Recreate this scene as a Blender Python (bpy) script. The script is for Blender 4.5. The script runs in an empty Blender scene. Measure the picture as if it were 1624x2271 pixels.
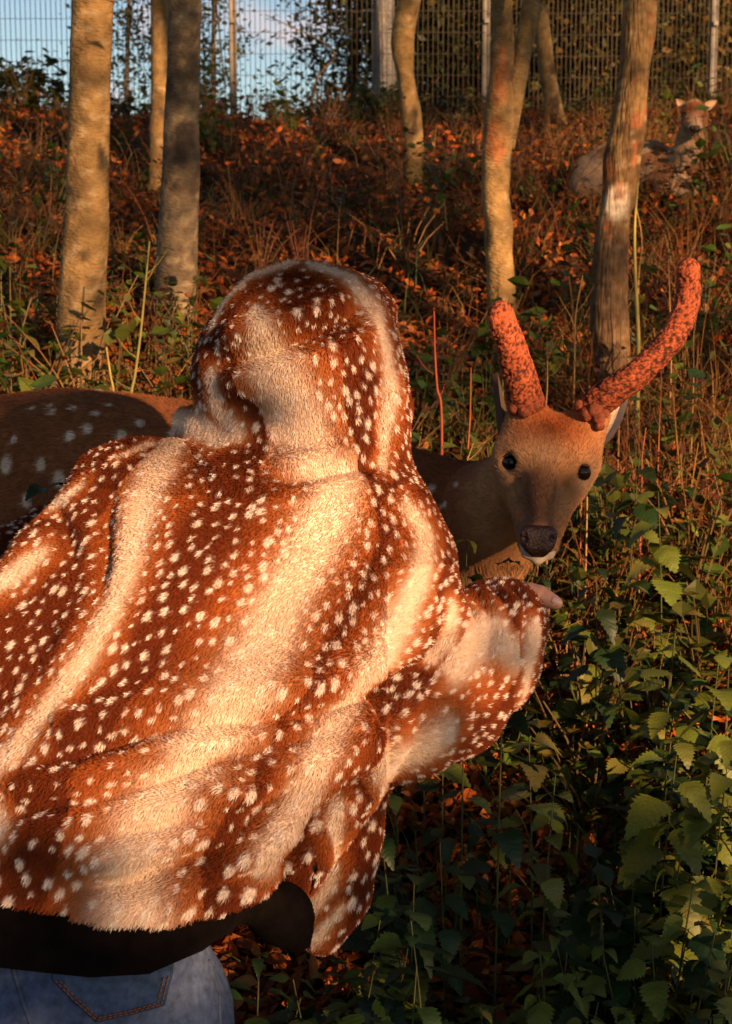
import bpy, math, random
import numpy as np
from mathutils import Vector, Matrix, Euler
from mathutils.bvhtree import BVHTree
from mathutils.kdtree import KDTree

random.seed(7)
rng = np.random.default_rng(11)
scn = bpy.context.scene
COL = scn.collection
R = math.radians

# ------------------------------------------------------------------ camera, sky, sun, exposure
CAM = np.array([0.0, 0.0, 1.5]); PITCH = R(7.85); FPX = 2271 * 50 / 36
cd = bpy.data.cameras.new('camera'); cam = bpy.data.objects.new('camera', cd); COL.objects.link(cam)
cam.location = CAM; cam.rotation_euler = (R(90) - PITCH, 0, 0)
cd.sensor_fit = 'VERTICAL'; cd.sensor_height = 36; cd.sensor_width = 36; cd.lens = 50
cd.clip_start = 0.05; cd.clip_end = 2000
cd.dof.use_dof = True; cd.dof.focus_distance = 2.15; cd.dof.aperture_fstop = 11
scn.camera = cam

SUN_AZ, SUN_EL = R(147), R(13.5)          # azimuth from +Y towards +X: behind the camera, to the right
SUN = np.array([math.sin(SUN_AZ) * math.cos(SUN_EL), math.cos(SUN_AZ) * math.cos(SUN_EL), math.sin(SUN_EL)])
world = bpy.data.worlds.new('World'); scn.world = world; world.use_nodes = True
wn, wl = world.node_tree.nodes, world.node_tree.links
wn.clear()
sky = wn.new('ShaderNodeTexSky'); sky.sky_type = 'NISHITA'; sky.sun_disc = False
sky.sun_elevation = SUN_EL; sky.sun_rotation = SUN_AZ; sky.air_density = 1.25; sky.dust_density = 0.15; sky.ozone_density = 2.0
bg = wn.new('ShaderNodeBackground'); bg.inputs['Strength'].default_value = 0.05
wout = wn.new('ShaderNodeOutputWorld')
tc = wn.new('ShaderNodeTexCoord')
mp = wn.new('ShaderNodeMapping'); mp.inputs['Scale'].default_value = (1, 1, 2.2); mp.inputs['Location'].default_value = (0.35, 0.1, 0.2)
nz = wn.new('ShaderNodeTexNoise'); nz.inputs['Scale'].default_value = 7.5; nz.inputs['Detail'].default_value = 7; nz.inputs['Roughness'].default_value = 0.55
rp = wn.new('ShaderNodeValToRGB'); rp.color_ramp.elements[0].position = 0.55; rp.color_ramp.elements[1].position = 0.72
mxc = wn.new('ShaderNodeMixRGB'); mxc.inputs['Color2'].default_value = (7.5, 6.0, 5.8, 1)
wl.new(tc.outputs['Generated'], mp.inputs['Vector']); wl.new(mp.outputs['Vector'], nz.inputs['Vector'])
wl.new(nz.outputs['Fac'], rp.inputs['Fac']); wl.new(rp.outputs['Color'], mxc.inputs['Fac'])
hsv = wn.new('ShaderNodeHueSaturation'); hsv.inputs['Saturation'].default_value = 1.0; hsv.inputs['Value'].default_value = 1.15; hsv.inputs['Hue'].default_value = 0.515
wl.new(sky.outputs['Color'], hsv.inputs['Color']); wl.new(hsv.outputs['Color'], mxc.inputs['Color1']); wl.new(mxc.outputs['Color'], bg.inputs['Color'])
wl.new(bg.outputs['Background'], wout.inputs['Surface'])

sd = bpy.data.lights.new('sun', 'SUN'); sd.energy = 5.0; sd.angle = R(0.55); sd.color = (1.0, 0.57, 0.29)
sun = bpy.data.objects.new('sun', sd); COL.objects.link(sun)
sun.rotation_euler = Vector(SUN).to_track_quat('Z', 'Y').to_euler(); sun.location = (4, -6, 6)
scn.view_settings.view_transform = 'Standard'; scn.view_settings.look = 'None'
scn.view_settings.exposure = 1.25; scn.view_settings.gamma = 1.0; scn.view_settings.use_curve_mapping = False
scn.cycles.max_bounces = 6; scn.cycles.diffuse_bounces = 3; scn.cycles.glossy_bounces = 2
scn.cycles.transmission_bounces = 4; scn.cycles.transparent_max_bounces = 6

SHADE_RANDOM = 105
# pixel, distance, size in pixels, leaf density, metres towards the sun of each leafy bough that shades the near group
SHADE_AT = [(560, 600, 2.0, 130, 4, 9), (700, 620, 2.0, 120, 4, 9), (800, 640, 2.0, 130, 4, 10), (880, 760, 2.0, 90, 3, 9), (480, 760, 2.0, 90, 1.6, 9), (470, 960, 2.0, 90, 1.4, 8), (330, 980, 2.0, 80, 1.2, 8),
            (1060, 1420, 2.05, 120, 2.4, 9), (980, 1600, 1.9, 120, 2.2, 9), (880, 1720, 1.9, 100, 1.8, 9), (60, 1880, 1.7, 120, 2.2, 8), (30, 2050, 1.7, 130, 2.4, 8), (300, 2220, 1.65, 150, 4, 8), (120, 2200, 1.65, 150, 4, 8), (430, 2220, 1.65, 110, 3, 8), (230, 2120, 1.65, 70, 2, 8), (760, 1950, 1.95, 130, 2.0, 9),
            (60, 430, 6.5, 90, 2, 12), (60, 600, 5.5, 70, 2, 12), (410, 60, 5.4, 80, 3, 12), (405, 200, 5.4, 80, 3, 12), (395, 360, 5.4, 70, 3, 12), (370, 480, 5.4, 40, 3, 12), (150, 440, 4.7, 22, 1, 12), (215, 90, 4.7, 18, .5, 11), (165, 200, 4.7, 20, .5, 12), (225, 330, 4.7, 16, .5, 11), (185, 520, 4.7, 24, .5, 12), (200, 690, 4.7, 20, .5, 12), (1120, 380, 5.6, 16, .5, 12), (1090, 200, 5.6, 18, .5, 12), (1410, 100, 4.8, 20, .5, 12), (1370, 330, 4.8, 22, .5, 11), (1380, 560, 4.8, 40, 2, 12), (1350, 680, 4.8, 40, 2, 12), (1400, 230, 4.8, 14, .5, 12), (905, 200, 8, 20, 1, 13), (915, 360, 8, 26, 2, 13), (960, 740, 4.5, 90, 2, 11), (960, 600, 5.2, 60, 2, 11), (540, 520, 6.5, 60, 2, 12), (620, 430, 7.5, 60, 2, 13), (980, 380, 8, 70, 2, 13), (1230, 620, 5, 80, 2, 11), (1500, 560, 5, 90, 2, 11), (1590, 820, 4, 90, 2, 10), (1560, 1000, 3.5, 80, 2, 10), (1100, 40, 5.6, 40, 1.5, 12), (1400, 800, 4.5, 60, 2, 12),
            (1190, 1200, 2.4, 80, 3, 8), (1195, 1125, 2.42, 70, 2.5, 8), (1020, 1130, 2.7, 150, 2.4, 10), (930, 1060, 2.7, 100, 2.0, 10)]
_r = random.Random(5)
for _i in range(120):
    _x, _y = _r.uniform(880, 1640), _r.uniform(1330, 2300)
    if (_x - 1500) ** 2 + (_y - 1640) ** 2 < 190 ** 2 or (_x - 1190) ** 2 + (_y - 1660) ** 2 < 110 ** 2 or (_x - 1470) ** 2 + (_y - 2070) ** 2 < 120 ** 2: continue
    SHADE_AT.append((_x, _y, 2.4, _r.uniform(60, 130), 2.2, _r.uniform(7, 11)))
# ------------------------------------------------------------------ helpers
def P(px, py, D):
    """photo pixel (1624 x 2271 view) to the world point at forward distance D"""
    a = (px - 812) / FPX; b = (1135.5 - py) / FPX
    d = np.array([a, math.cos(PITCH) + b * math.sin(PITCH), -math.sin(PITCH) + b * math.cos(PITCH)])
    return CAM + d * (D / d[1])
def S(D): return FPX / D                  # pixels per metre at distance D
def unit(v):
    v = np.asarray(v, float); return v / (np.linalg.norm(v) + 1e-12)
def rows_unit(v): return v / (np.linalg.norm(v, axis=1, keepdims=True) + 1e-12)
def sstep(a, b, x):
    t = np.clip((x - a) / (b - a), 0, 1); return t * t * (3 - 2 * t)
def _hash(i, j, k, s):
    n = (i * 374761393 + j * 668265263 + k * 2147483647 + s * 974711) & 0xffffffff
    n = ((n ^ (n >> 13)) * 1274126177) & 0xffffffff
    return ((n ^ (n >> 16)) & 0xffff) / 65535.0
def vnoise(p, scale=1.0, seed=0, octaves=1):
    p = np.asarray(p, float) * scale; out = np.zeros(len(p)); amp, tot = 1.0, 0.0
    for o in range(octaves):
        q = p * (2 ** o) + 17.3 * o + 1000; i = np.floor(q).astype(np.int64); f = q - i; f = f * f * (3 - 2 * f); acc = 0
        for dx in (0, 1):
            for dy in (0, 1):
                for dz in (0, 1):
                    w = (f[:, 0] if dx else 1 - f[:, 0]) * (f[:, 1] if dy else 1 - f[:, 1]) * (f[:, 2] if dz else 1 - f[:, 2])
                    acc = acc + w * _hash(i[:, 0] + dx, i[:, 1] + dy, i[:, 2] + dz, seed + o)
        out += amp * acc; tot += amp; amp *= 0.5
    return out / tot                      # 0..1

def tag(o, label=None, cat=None, group=None, kind=None):
    if label: o['label'] = label
    if cat: o['category'] = cat
    if group: o['group'] = group
    if kind: o['kind'] = kind
    return o
def link(name, data, parent=None):
    o = bpy.data.objects.new(name, data); COL.objects.link(o)
    if parent is not None: o.parent = parent
    return o
def empty(name, loc=(0, 0, 0)):
    o = bpy.data.objects.new(name, None); COL.objects.link(o); o.location = loc; o.empty_display_size = 0.05
    return o
def make_mesh(name, v, f, mat=None, tint=None, smooth=True, uv=None):
    me = bpy.data.meshes.new(name); v = np.asarray(v, float)
    if isinstance(f, np.ndarray):
        n = f.shape[1]; me.vertices.add(len(v)); me.vertices.foreach_set('co', v.astype(np.float32).ravel())
        me.loops.add(f.size); me.loops.foreach_set('vertex_index', f.astype(np.int32).ravel())
        me.polygons.add(len(f)); me.polygons.foreach_set('loop_start', np.arange(0, f.size, n, dtype=np.int32))
        me.update(calc_edges=True)
    else:
        me.from_pydata([tuple(x) for x in v], [], f); me.update()
    if smooth: me.polygons.foreach_set('use_smooth', np.ones(len(me.polygons), bool))
    if tint is not None:
        t = np.asarray(tint, float); t = np.tile(t, (len(v), 1)) if t.ndim == 1 else t
        c = np.ones((len(v), 4), np.float32); c[:, :3] = t[:, :3]
        a = me.attributes.new('tint', 'FLOAT_COLOR', 'POINT'); a.data.foreach_set('color', c.ravel())
    if uv is not None:
        l = me.uv_layers.new(name='uv'); li = np.empty(len(me.loops), np.int32); me.loops.foreach_get('vertex_index', li)
        l.data.foreach_set('uv', np.asarray(uv, np.float32)[li].ravel())
    if mat: me.materials.append(mat)
    return me
def put(name, v, f, mat, parent=None, tint=None, origin=None, smooth=True, uv=None):
    """mesh given in world coordinates, linked with its origin at `origin` (or under its parent)"""
    v = np.asarray(v, float)
    off = np.zeros(3)
    if parent is not None:
        off = np.array(parent.location); pp = parent.parent
        while pp is not None: off = off + np.array(pp.location); pp = pp.parent
    loc = np.zeros(3) if origin is None else np.asarray(origin, float) - off
    me = make_mesh(name, v - off - loc, f, mat, tint, smooth, uv)
    o = link(name, me, parent); o.location = loc
    return o

def mat(name, color=None, rough=0.7, spec=0.25, mott=(30, 0.25), bump=None, transl=0.0, rand=0.0, sheen=0.0, coat=0.0, transl_col=None):
    m = bpy.data.materials.new(name); m.use_nodes = True; nt = m.node_tree; N, L = nt.nodes, nt.links
    b = N['Principled BSDF']; out = N['Material Output']
    b.inputs['Roughness'].default_value = rough; b.inputs['Specular IOR Level'].default_value = spec
    b.inputs['Sheen Weight'].default_value = sheen; b.inputs['Coat Weight'].default_value = coat
    if color is None:
        at = N.new('ShaderNodeAttribute'); at.attribute_name = 'tint'; col = at.outputs['Color']
    else:
        rg = N.new('ShaderNodeRGB'); rg.outputs[0].default_value = (*color, 1); col = rg.outputs[0]
    tcn = N.new('ShaderNodeTexCoord')
    if mott and mott[1] > 0:
        n = N.new('ShaderNodeTexNoise'); n.inputs['Scale'].default_value = mott[0]; n.inputs['Detail'].default_value = 5
        L.new(tcn.outputs['Object'], n.inputs['Vector'])
        mr = N.new('ShaderNodeMapRange'); mr.inputs['From Min'].default_value = 0.3; mr.inputs['From Max'].default_value = 0.7
        mr.inputs['To Min'].default_value = 1 - mott[1]; mr.inputs['To Max'].default_value = 1 + mott[1]
        L.new(n.outputs['Fac'], mr.inputs['Value'])
        mx = N.new('ShaderNodeMixRGB'); mx.blend_type = 'MULTIPLY'; mx.inputs['Fac'].default_value = 1
        L.new(col, mx.inputs['Color1']); L.new(mr.outputs['Result'], mx.inputs['Color2']); col = mx.outputs['Color']
    if rand:
        oi = N.new('ShaderNodeObjectInfo'); hs = N.new('ShaderNodeHueSaturation')
        m1 = N.new('ShaderNodeMapRange'); m1.inputs['To Min'].default_value = 1 - rand; m1.inputs['To Max'].default_value = 1 + rand
        L.new(oi.outputs['Random'], m1.inputs['Value']); L.new(m1.outputs['Result'], hs.inputs['Value'])
        m2 = N.new('ShaderNodeMapRange'); m2.inputs['To Min'].default_value = 0.5 - 0.07 * rand; m2.inputs['To Max'].default_value = 0.5 + 0.03 * rand
        L.new(oi.outputs['Random'], m2.inputs['Value']); L.new(m2.outputs['Result'], hs.inputs['Hue'])
        L.new(col, hs.inputs['Color']); col = hs.outputs['Color']
    L.new(col, b.inputs['Base Color'])
    if bump:
        n2 = N.new('ShaderNodeTexNoise'); n2.inputs['Scale'].default_value = bump[0]; n2.inputs['Detail'].default_value = 6
        L.new(tcn.outputs['Object'], n2.inputs['Vector'])
        if len(bump) > 3:
            mpp = N.new('ShaderNodeMapping'); mpp.inputs['Scale'].default_value = bump[3]
            L.new(tcn.outputs['Object'], mpp.inputs['Vector']); L.new(mpp.outputs['Vector'], n2.inputs['Vector'])
        bp = N.new('ShaderNodeBump'); bp.inputs['Strength'].default_value = bump[1]; bp.inputs['Distance'].default_value = bump[2]
        L.new(n2.outputs['Fac'], bp.inputs['Height']); L.new(bp.outputs['Normal'], b.inputs['Normal'])
    if transl:
        t = N.new('ShaderNodeBsdfTranslucent'); ms = N.new('ShaderNodeMixShader'); ms.inputs['Fac'].default_value = transl
        L.new(col, t.inputs['Color'])
        L.new(b.outputs['BSDF'], ms.inputs[1]); L.new(t.outputs['BSDF'], ms.inputs[2]); L.new(ms.outputs['Shader'], out.inputs['Surface'])
    return m

# ---- implicit surfaces: round cones blended on a grid, then surface nets
class Field:
    def __init__(s, lo, hi, h):
        s.lo = np.asarray(lo, float); s.h = h; s.n = np.ceil((np.asarray(hi) - s.lo) / h).astype(int) + 1
        s.F = np.full(s.n, 0.5, np.float32)
        s.ax = [(s.lo[i] + h * np.arange(s.n[i])).astype(np.float32) for i in range(3)]
    def _box(s, a, b, r):
        lo = np.minimum(a, b) - r; hi = np.maximum(a, b) + r
        i0 = np.clip(np.floor((lo - s.lo) / s.h).astype(int), 0, s.n); i1 = np.clip(np.ceil((hi - s.lo) / s.h).astype(int) + 1, 0, s.n)
        return tuple(slice(i0[k], i1[k]) for k in range(3))
    def cone(s, a, b, ra, rb, k=0.03, sq=None, sub=False):
        a = np.asarray(a, float); b = np.asarray(b, float); bx = s._box(a, b, max(ra, rb) + 2 * k + 3 * s.h)
        X = s.ax[0][bx[0]][:, None, None] - a[0]; Y = s.ax[1][bx[1]][None, :, None] - a[1]; Z = s.ax[2][bx[2]][None, None, :] - a[2]
        if 0 in (X.size, Y.size, Z.size): return
        ab = b - a
        t = (X * ab[0] + Y * ab[1] + Z * ab[2]) / max(float(ab @ ab), 1e-9); t = np.clip(t, 0, 1)
        dx, dy, dz = X - t * ab[0], Y - t * ab[1], Z - t * ab[2]
        if sq is not None:                # (axis, factor): factor > 1 flattens along that axis
            ax, fac = unit(sq[0]), sq[1]; dd = (dx * ax[0] + dy * ax[1] + dz * ax[2]) * (fac - 1)
            dx, dy, dz = dx + dd * ax[0], dy + dd * ax[1], dz + dd * ax[2]
        d = np.sqrt(dx * dx + dy * dy + dz * dz) - (ra + (rb - ra) * t)
        f = s.F[bx]
        if sub:
            d = -d; hh = np.maximum(k - np.abs(f - d), 0) / k; s.F[bx] = np.maximum(f, d) + hh * hh * k / 4
        else:
            hh = np.maximum(k - np.abs(f - d), 0) / k; s.F[bx] = np.minimum(f, d) - hh * hh * k / 4
    def ball(s, c, r, k=0.03, sq=None, sub=False): s.cone(c, np.asarray(c) + 1e-4, r, r, k, sq, sub)
    def chain(s, pts, k=0.03, sq=None):
        for (a, ra), (b, rb) in zip(pts[:-1], pts[1:]): s.cone(a, b, ra, rb, k, sq)
    def cut(s, p, n):                     # keep only the side where (x-p).n < 0
        n = unit(n); X = (s.ax[0][:, None, None] - p[0]) * n[0] + (s.ax[1][None, :, None] - p[1]) * n[1] + (s.ax[2][None, None, :] - p[2]) * n[2]
        s.F = np.maximum(s.F, X.astype(np.float32))
    def mesh(s):
        F = s.F; ins = F < 0; n = np.array(F.shape) - 1
        c = np.zeros(n, np.int8)
        offs = [(i, j, k) for i in (0, 1) for j in (0, 1) for k in (0, 1)]
        for o in offs: c += ins[o[0]:o[0] + n[0], o[1]:o[1] + n[1], o[2]:o[2] + n[2]]
        I = np.argwhere((c > 0) & (c < 8)); vid = np.full(n, -1, np.int64); vid[I[:, 0], I[:, 1], I[:, 2]] = np.arange(len(I))
        pos = np.zeros((len(I), 3)); cnt = np.zeros(len(I))
        for a in offs:
            for d in range(3):
                if a[d]: continue
                b = list(a); b[d] = 1
                va = F[I[:, 0] + a[0], I[:, 1] + a[1], I[:, 2] + a[2]]; vb = F[I[:, 0] + b[0], I[:, 1] + b[1], I[:, 2] + b[2]]
                m = (va < 0) != (vb < 0); t = np.where(m, va / np.where(m, va - vb, 1), 0)
                q = np.tile(np.array(a, float), (len(I), 1)); q[:, d] = t; pos[m] += q[m]; cnt[m] += 1
        V = s.lo + s.h * (I + pos / cnt[:, None]); Q = []
        for d in range(3):
            e, g = [(1, 2), (2, 0), (0, 1)][d]
            sl0 = [slice(1, -1)] * 3; sl1 = [slice(1, -1)] * 3; sl0[d] = slice(0, -1); sl1[d] = slice(1, None)
            A = ins[tuple(sl0)]; B = ins[tuple(sl1)]; E = np.argwhere(A != B)
            if not len(E): continue
            inn = A[E[:, 0], E[:, 1], E[:, 2]]
            base = E.copy(); base[:, e] += 1; base[:, g] += 1
            def cell(de, dg):
                q = base.copy(); q[:, e] -= de; q[:, g] -= dg; return vid[q[:, 0], q[:, 1], q[:, 2]]
            quad = np.stack([cell(1, 1), cell(0, 1), cell(0, 0), cell(1, 0)], 1)
            quad[~inn] = quad[~inn][:, ::-1]; Q.append(quad)
        return V, np.concatenate(Q)
def vert_normals(V, Q):
    n = np.zeros_like(V); fn = np.cross(V[Q[:, 2]] - V[Q[:, 0]], V[Q[:, 3]] - V[Q[:, 1]] if Q.shape[1] == 4 else V[Q[:, 1]] - V[Q[:, 0]])
    for i in range(Q.shape[1]): np.add.at(n, Q[:, i], fn)
    return rows_unit(n)
def relax(V, Q, it=3, lam=0.5):
    E = np.concatenate([Q[:, [i, (i + 1) % Q.shape[1]]] for i in range(Q.shape[1])])
    for _ in range(it):
        acc = np.zeros_like(V); c = np.zeros(len(V))
        np.add.at(acc, E[:, 0], V[E[:, 1]]); np.add.at(c, E[:, 0], 1); np.add.at(acc, E[:, 1], V[E[:, 0]]); np.add.at(c, E[:, 1], 1)
        V = V + lam * (acc / c[:, None] - V)
    return V
def bvh_of(V, Q): return BVHTree.FromPolygons([tuple(x) for x in V], [tuple(int(i) for i in q) for q in Q])
def snap(bvh, pts, D=2.0):
    """where the rays towards photo pixels meet a surface"""
    out = []
    for px, py in pts:
        d = unit(P(px, py, 1.0) - CAM); h = bvh.ray_cast(Vector(CAM), Vector(d))
        if h[0] is None:
            q = P(px, py, D); h = bvh.find_nearest(Vector(q))
        out.append(np.array(h[0]))
    return np.array(out)
def dense(pts, step=14, extra=None):
    """resample a polyline of (x, y[, w...]) pixels"""
    pts = np.asarray(pts, float); out = []
    for a, b in zip(pts[:-1], pts[1:]):
        n = max(1, int(np.hypot(*(b - a)[:2]) / step)); out += [a + (b - a) * i / n for i in range(n)]
    return np.array(out + [pts[-1]])
def nearest(A, B, chunk=20000):
    """index of and distance to the nearest B for each A"""
    idx = np.empty(len(A), int); dist = np.empty(len(A))
    if len(B) > 300:
        kd = KDTree(len(B))
        for i, b in enumerate(B): kd.insert(b, i)
        kd.balance(); find = kd.find
        for i, a in enumerate(A.tolist()):
            _, idx[i], dist[i] = find(a)
        return idx, dist
    B2 = (B * B).sum(1)
    for i in range(0, len(A), chunk):
        a = A[i:i + chunk]; d = (a * a).sum(1)[:, None] + B2[None] - 2 * a @ B.T; k = d.argmin(1)
        idx[i:i + chunk] = k; dist[i:i + chunk] = np.sqrt(np.maximum(d[np.arange(len(a)), k], 0))
    return idx, dist
def surf_points(V, Q, n, weight=None):
    T = np.concatenate([Q[:, [0, 1, 2]], Q[:, [0, 2, 3]]]) if Q.shape[1] == 4 else Q
    a, b, c = V[T[:, 0]], V[T[:, 1]], V[T[:, 2]]; cr = np.cross(b - a, c - a); ar = np.linalg.norm(cr, axis=1)
    if weight is not None: ar = ar * weight[T].mean(1)
    k = rng.choice(len(T), n, p=ar / ar.sum()); u = np.sqrt(rng.random(n)); w = rng.random(n)
    bc = np.stack([1 - u, u * (1 - w), u * w], 1)
    return k, T, bc
def fur(name, parent, root, normal, flow, length, tint, r0, r1, lift, curl, material, npt=4):
    """strands as hair curves: roots on the surface, combed along `flow`"""
    n = len(root); hc = bpy.data.hair_curves.new(name); hc.add_curves([npt] * n)
    flow = rows_unit(flow - normal * (flow * normal).sum(1, keepdims=True))
    d0 = rows_unit(normal * lift[:, None] + flow + rng.normal(0, curl, (n, 3))); d1 = rows_unit(d0 + flow * 0.55 + rng.normal(0, curl * 0.8, (n, 3)))
    pos = np.zeros((n, npt, 3)); p = root - normal * 0.001; pos[:, 0] = p
    for i in range(1, npt):
        t = (i - 0.5) / (npt - 1); p = p + rows_unit(d0 * (1 - t) + d1 * t) * (length / (npt - 1))[:, None]; pos[:, i] = p
    off = np.array(parent.matrix_world.translation) if False else np.zeros(3)
    pp = parent
    while pp is not None: off = off + np.array(pp.location); pp = pp.parent
    pos -= off
    hc.attributes['position'].data.foreach_set('vector', pos.astype(np.float32).ravel())
    ra = hc.attributes.get('radius') or hc.attributes.new('radius', 'FLOAT', 'POINT')
    rr = np.tile(np.linspace(r0, r1, npt), n).astype(np.float32); ra.data.foreach_set('value', rr)
    c = np.ones((n, 4), np.float32); c[:, :3] = tint
    at = hc.attributes.new('tint', 'FLOAT_COLOR', 'CURVE'); at.data.foreach_set('color', c.ravel())
    hc.materials.append(material)
    return link(name, hc, parent)
def tube(pts, rad, seg=8, cap=True, jitter=0.0, seed=0):
    """tube along a polyline, radii per point; returns verts, quads(list)"""
    pts = np.asarray(pts, float); n = len(pts); rad = np.broadcast_to(np.asarray(rad, float), (n,)).copy()
    tan = np.gradient(pts, axis=0); tan = rows_unit(tan); ref = np.array([0.13, 0.97, 0.2])
    if abs(tan[0] @ ref) > 0.9: ref = np.array([1.0, 0.1, 0.1])
    V = []; u = unit(ref - tan[0] * (ref @ tan[0]))
    for i in range(n):
        u = unit(u - tan[i] * (u @ tan[i])); w = np.cross(tan[i], u)
        a = np.arange(seg) * 2 * np.pi / seg
        V.append(pts[i] + rad[i] * (np.cos(a)[:, None] * u + np.sin(a)[:, None] * w))
    V = np.concatenate(V); f = []
    i, j = np.meshgrid(np.arange(n - 1), np.arange(seg), indexing='ij'); i = i.ravel(); j = j.ravel(); k = (j + 1) % seg
    Q = np.stack([i * seg + j, i * seg + k, (i + 1) * seg + k, (i + 1) * seg + j], 1)
    if cap:
        V = np.concatenate([V, pts[[0, -1]]]); a, b = len(V) - 2, len(V) - 1
        j = np.arange(seg); k = (j + 1) % seg
        Q = np.concatenate([Q, np.stack([k, j, np.full(seg, a), np.full(seg, a)], 1), np.stack([(n - 1) * seg + j, (n - 1) * seg + k, np.full(seg, b), np.full(seg, b)], 1)])
        f = [tuple(int(x) for x in q) if q[2] != q[3] else (int(q[0]), int(q[1]), int(q[2])) for q in Q]
        return V, f
    return V, [tuple(int(x) for x in q) for q in Q]
class Bag:
    """collects several shapes into one mesh"""
    def __init__(s): s.v, s.f, s.t, s.n = [], [], [], 0
    def add(s, v, f, tint=(1, 1, 1)):
        v = np.asarray(v, float); s.v.append(v); s.f += [tuple(int(i) + s.n for i in q) for q in f]
        t = np.asarray(tint, float); s.t.append(np.tile(t, (len(v), 1)) if t.ndim == 1 else t); s.n += len(v)
    def put(s, name, m, parent=None, origin=None, smooth=True):
        return put(name, np.concatenate(s.v), s.f, m, parent, np.concatenate(s.t), origin, smooth)
def spline(pts, n):
    """Catmull-Rom through points (any dimension)"""
    p = np.asarray(pts, float); p = np.concatenate([[2 * p[0] - p[1]], p, [2 * p[-1] - p[-2]]]); m = len(p) - 3; out = []
    for t in np.linspace(0, m - 1e-6, n):
        i = int(t); f = t - i; a, b, c, d = p[i:i + 4]
        out.append(0.5 * (2 * b + (c - a) * f + (2 * a - 5 * b + 4 * c - d) * f * f + (3 * b - a - 3 * c + d) * f ** 3))
    return np.array(out)

# ------------------------------------------------------------------ the ground
PY = np.array([-400, -60, -8, 0, 1.3, 1.9, 2.4, 2.9, 4.0, 4.8, 5.5, 7.0, 8.0, 10, 11, 13.5, 15, 20, 45, 120, 700.])
PZ = np.array([-6, -3.0, -0.5, -0.1, -0.03, 0.0, 0.22, 0.45, 0.93, 1.24, 1.5, 2.0, 2.26, 2.74, 2.9, 3.12, 3.1, 2.7, 0.5, -1, -4.])
def H(x, y):
    x = np.asarray(x, float); y = np.asarray(y, float)
    z = (np.interp(y - 0.25, PY, PZ) + np.interp(y, PY, PZ) * 2 + np.interp(y + 0.25, PY, PZ)) / 4
    z = z + 0.30 * np.exp(-((x + 3.4) / 1.5) ** 2 - ((y - 11) / 2.0) ** 2) + 0.10 * np.exp(-((x - 1.4) / 0.8) ** 2 - ((y - 7.1) / 0.9) ** 2)
    q = np.stack([np.ravel(x), np.ravel(y), 0 * np.ravel(x)], 1)
    b = (vnoise(q, 0.9, 3, 3) - 0.5) * 0.42 * sstep(3.0, 6, q[:, 1]) + (vnoise(q, 4, 5, 2) - 0.5) * 0.05
    return z + b.reshape(np.shape(x))
gx = np.concatenate([[-600, -250, -100, -50, -25, -14], np.arange(-9, 9.01, 0.12), [14, 25, 50, 100, 250, 600]])
gy = np.concatenate([[-400, -150, -60, -30, -14, -8, -4, -2], np.arange(-1, 15.01, 0.12), [16, 18, 21, 26, 34, 45, 70, 120, 300, 700]])
GX, GY = np.meshgrid(gx, gy, indexing='ij'); GZ = H(GX, GY)
gv = np.stack([GX.ravel(), GY.ravel(), GZ.ravel()], 1); ny = len(gy)
ii, jj = np.meshgrid(np.arange(len(gx) - 1), np.arange(ny - 1), indexing='ij'); ii, jj = ii.ravel(), jj.ravel()
gq = np.stack([ii * ny + jj, (ii + 1) * ny + jj, (ii + 1) * ny + jj + 1, ii * ny + jj + 1], 1)
gn = vnoise(gv * [1, 1, 0], 1.3, 21, 3)[:, None]
gt = np.array([0.018, 0.011, 0.007]) * (1 - gn) + np.array([0.06, 0.026, 0.010]) * gn
m_soil = mat('soil_and_litter', rough=0.95, spec=0.1, mott=(14, 0.55), bump=(45, 1.0, 0.03))
ground = put('ground', gv, gq, m_soil, tint=gt); tag(ground, kind='structure')

def in_view(x, y, z, mx=160, my=160):
    c, s_ = math.cos(PITCH), math.sin(PITCH)
    dy, dz = y, z - 1.5; fw = dy * c - dz * s_; up = dy * s_ + dz * c
    px = 812 + FPX * x / np.maximum(fw, 0.01); py = 1135.5 - FPX * up / np.maximum(fw, 0.01)
    return (fw > 0.2) & (px > -mx) & (px < 1624 + mx) & (py > -my) & (py < 2271 + my)
def scatter(n, y0, y1, fall=1.0, margin=160):
    """points on the ground, thinning with distance, kept near the field of view"""
    y = y0 * (y1 / y0) ** (rng.random(n * 3) ** fall); x = (rng.random(n * 3) * 2 - 1) * (0.30 * y + 0.25)
    z = H(x, y); k = in_view(x, y, z, margin, margin); p = np.stack([x, y, z], 1)[k]
    return p[:n]

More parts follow.
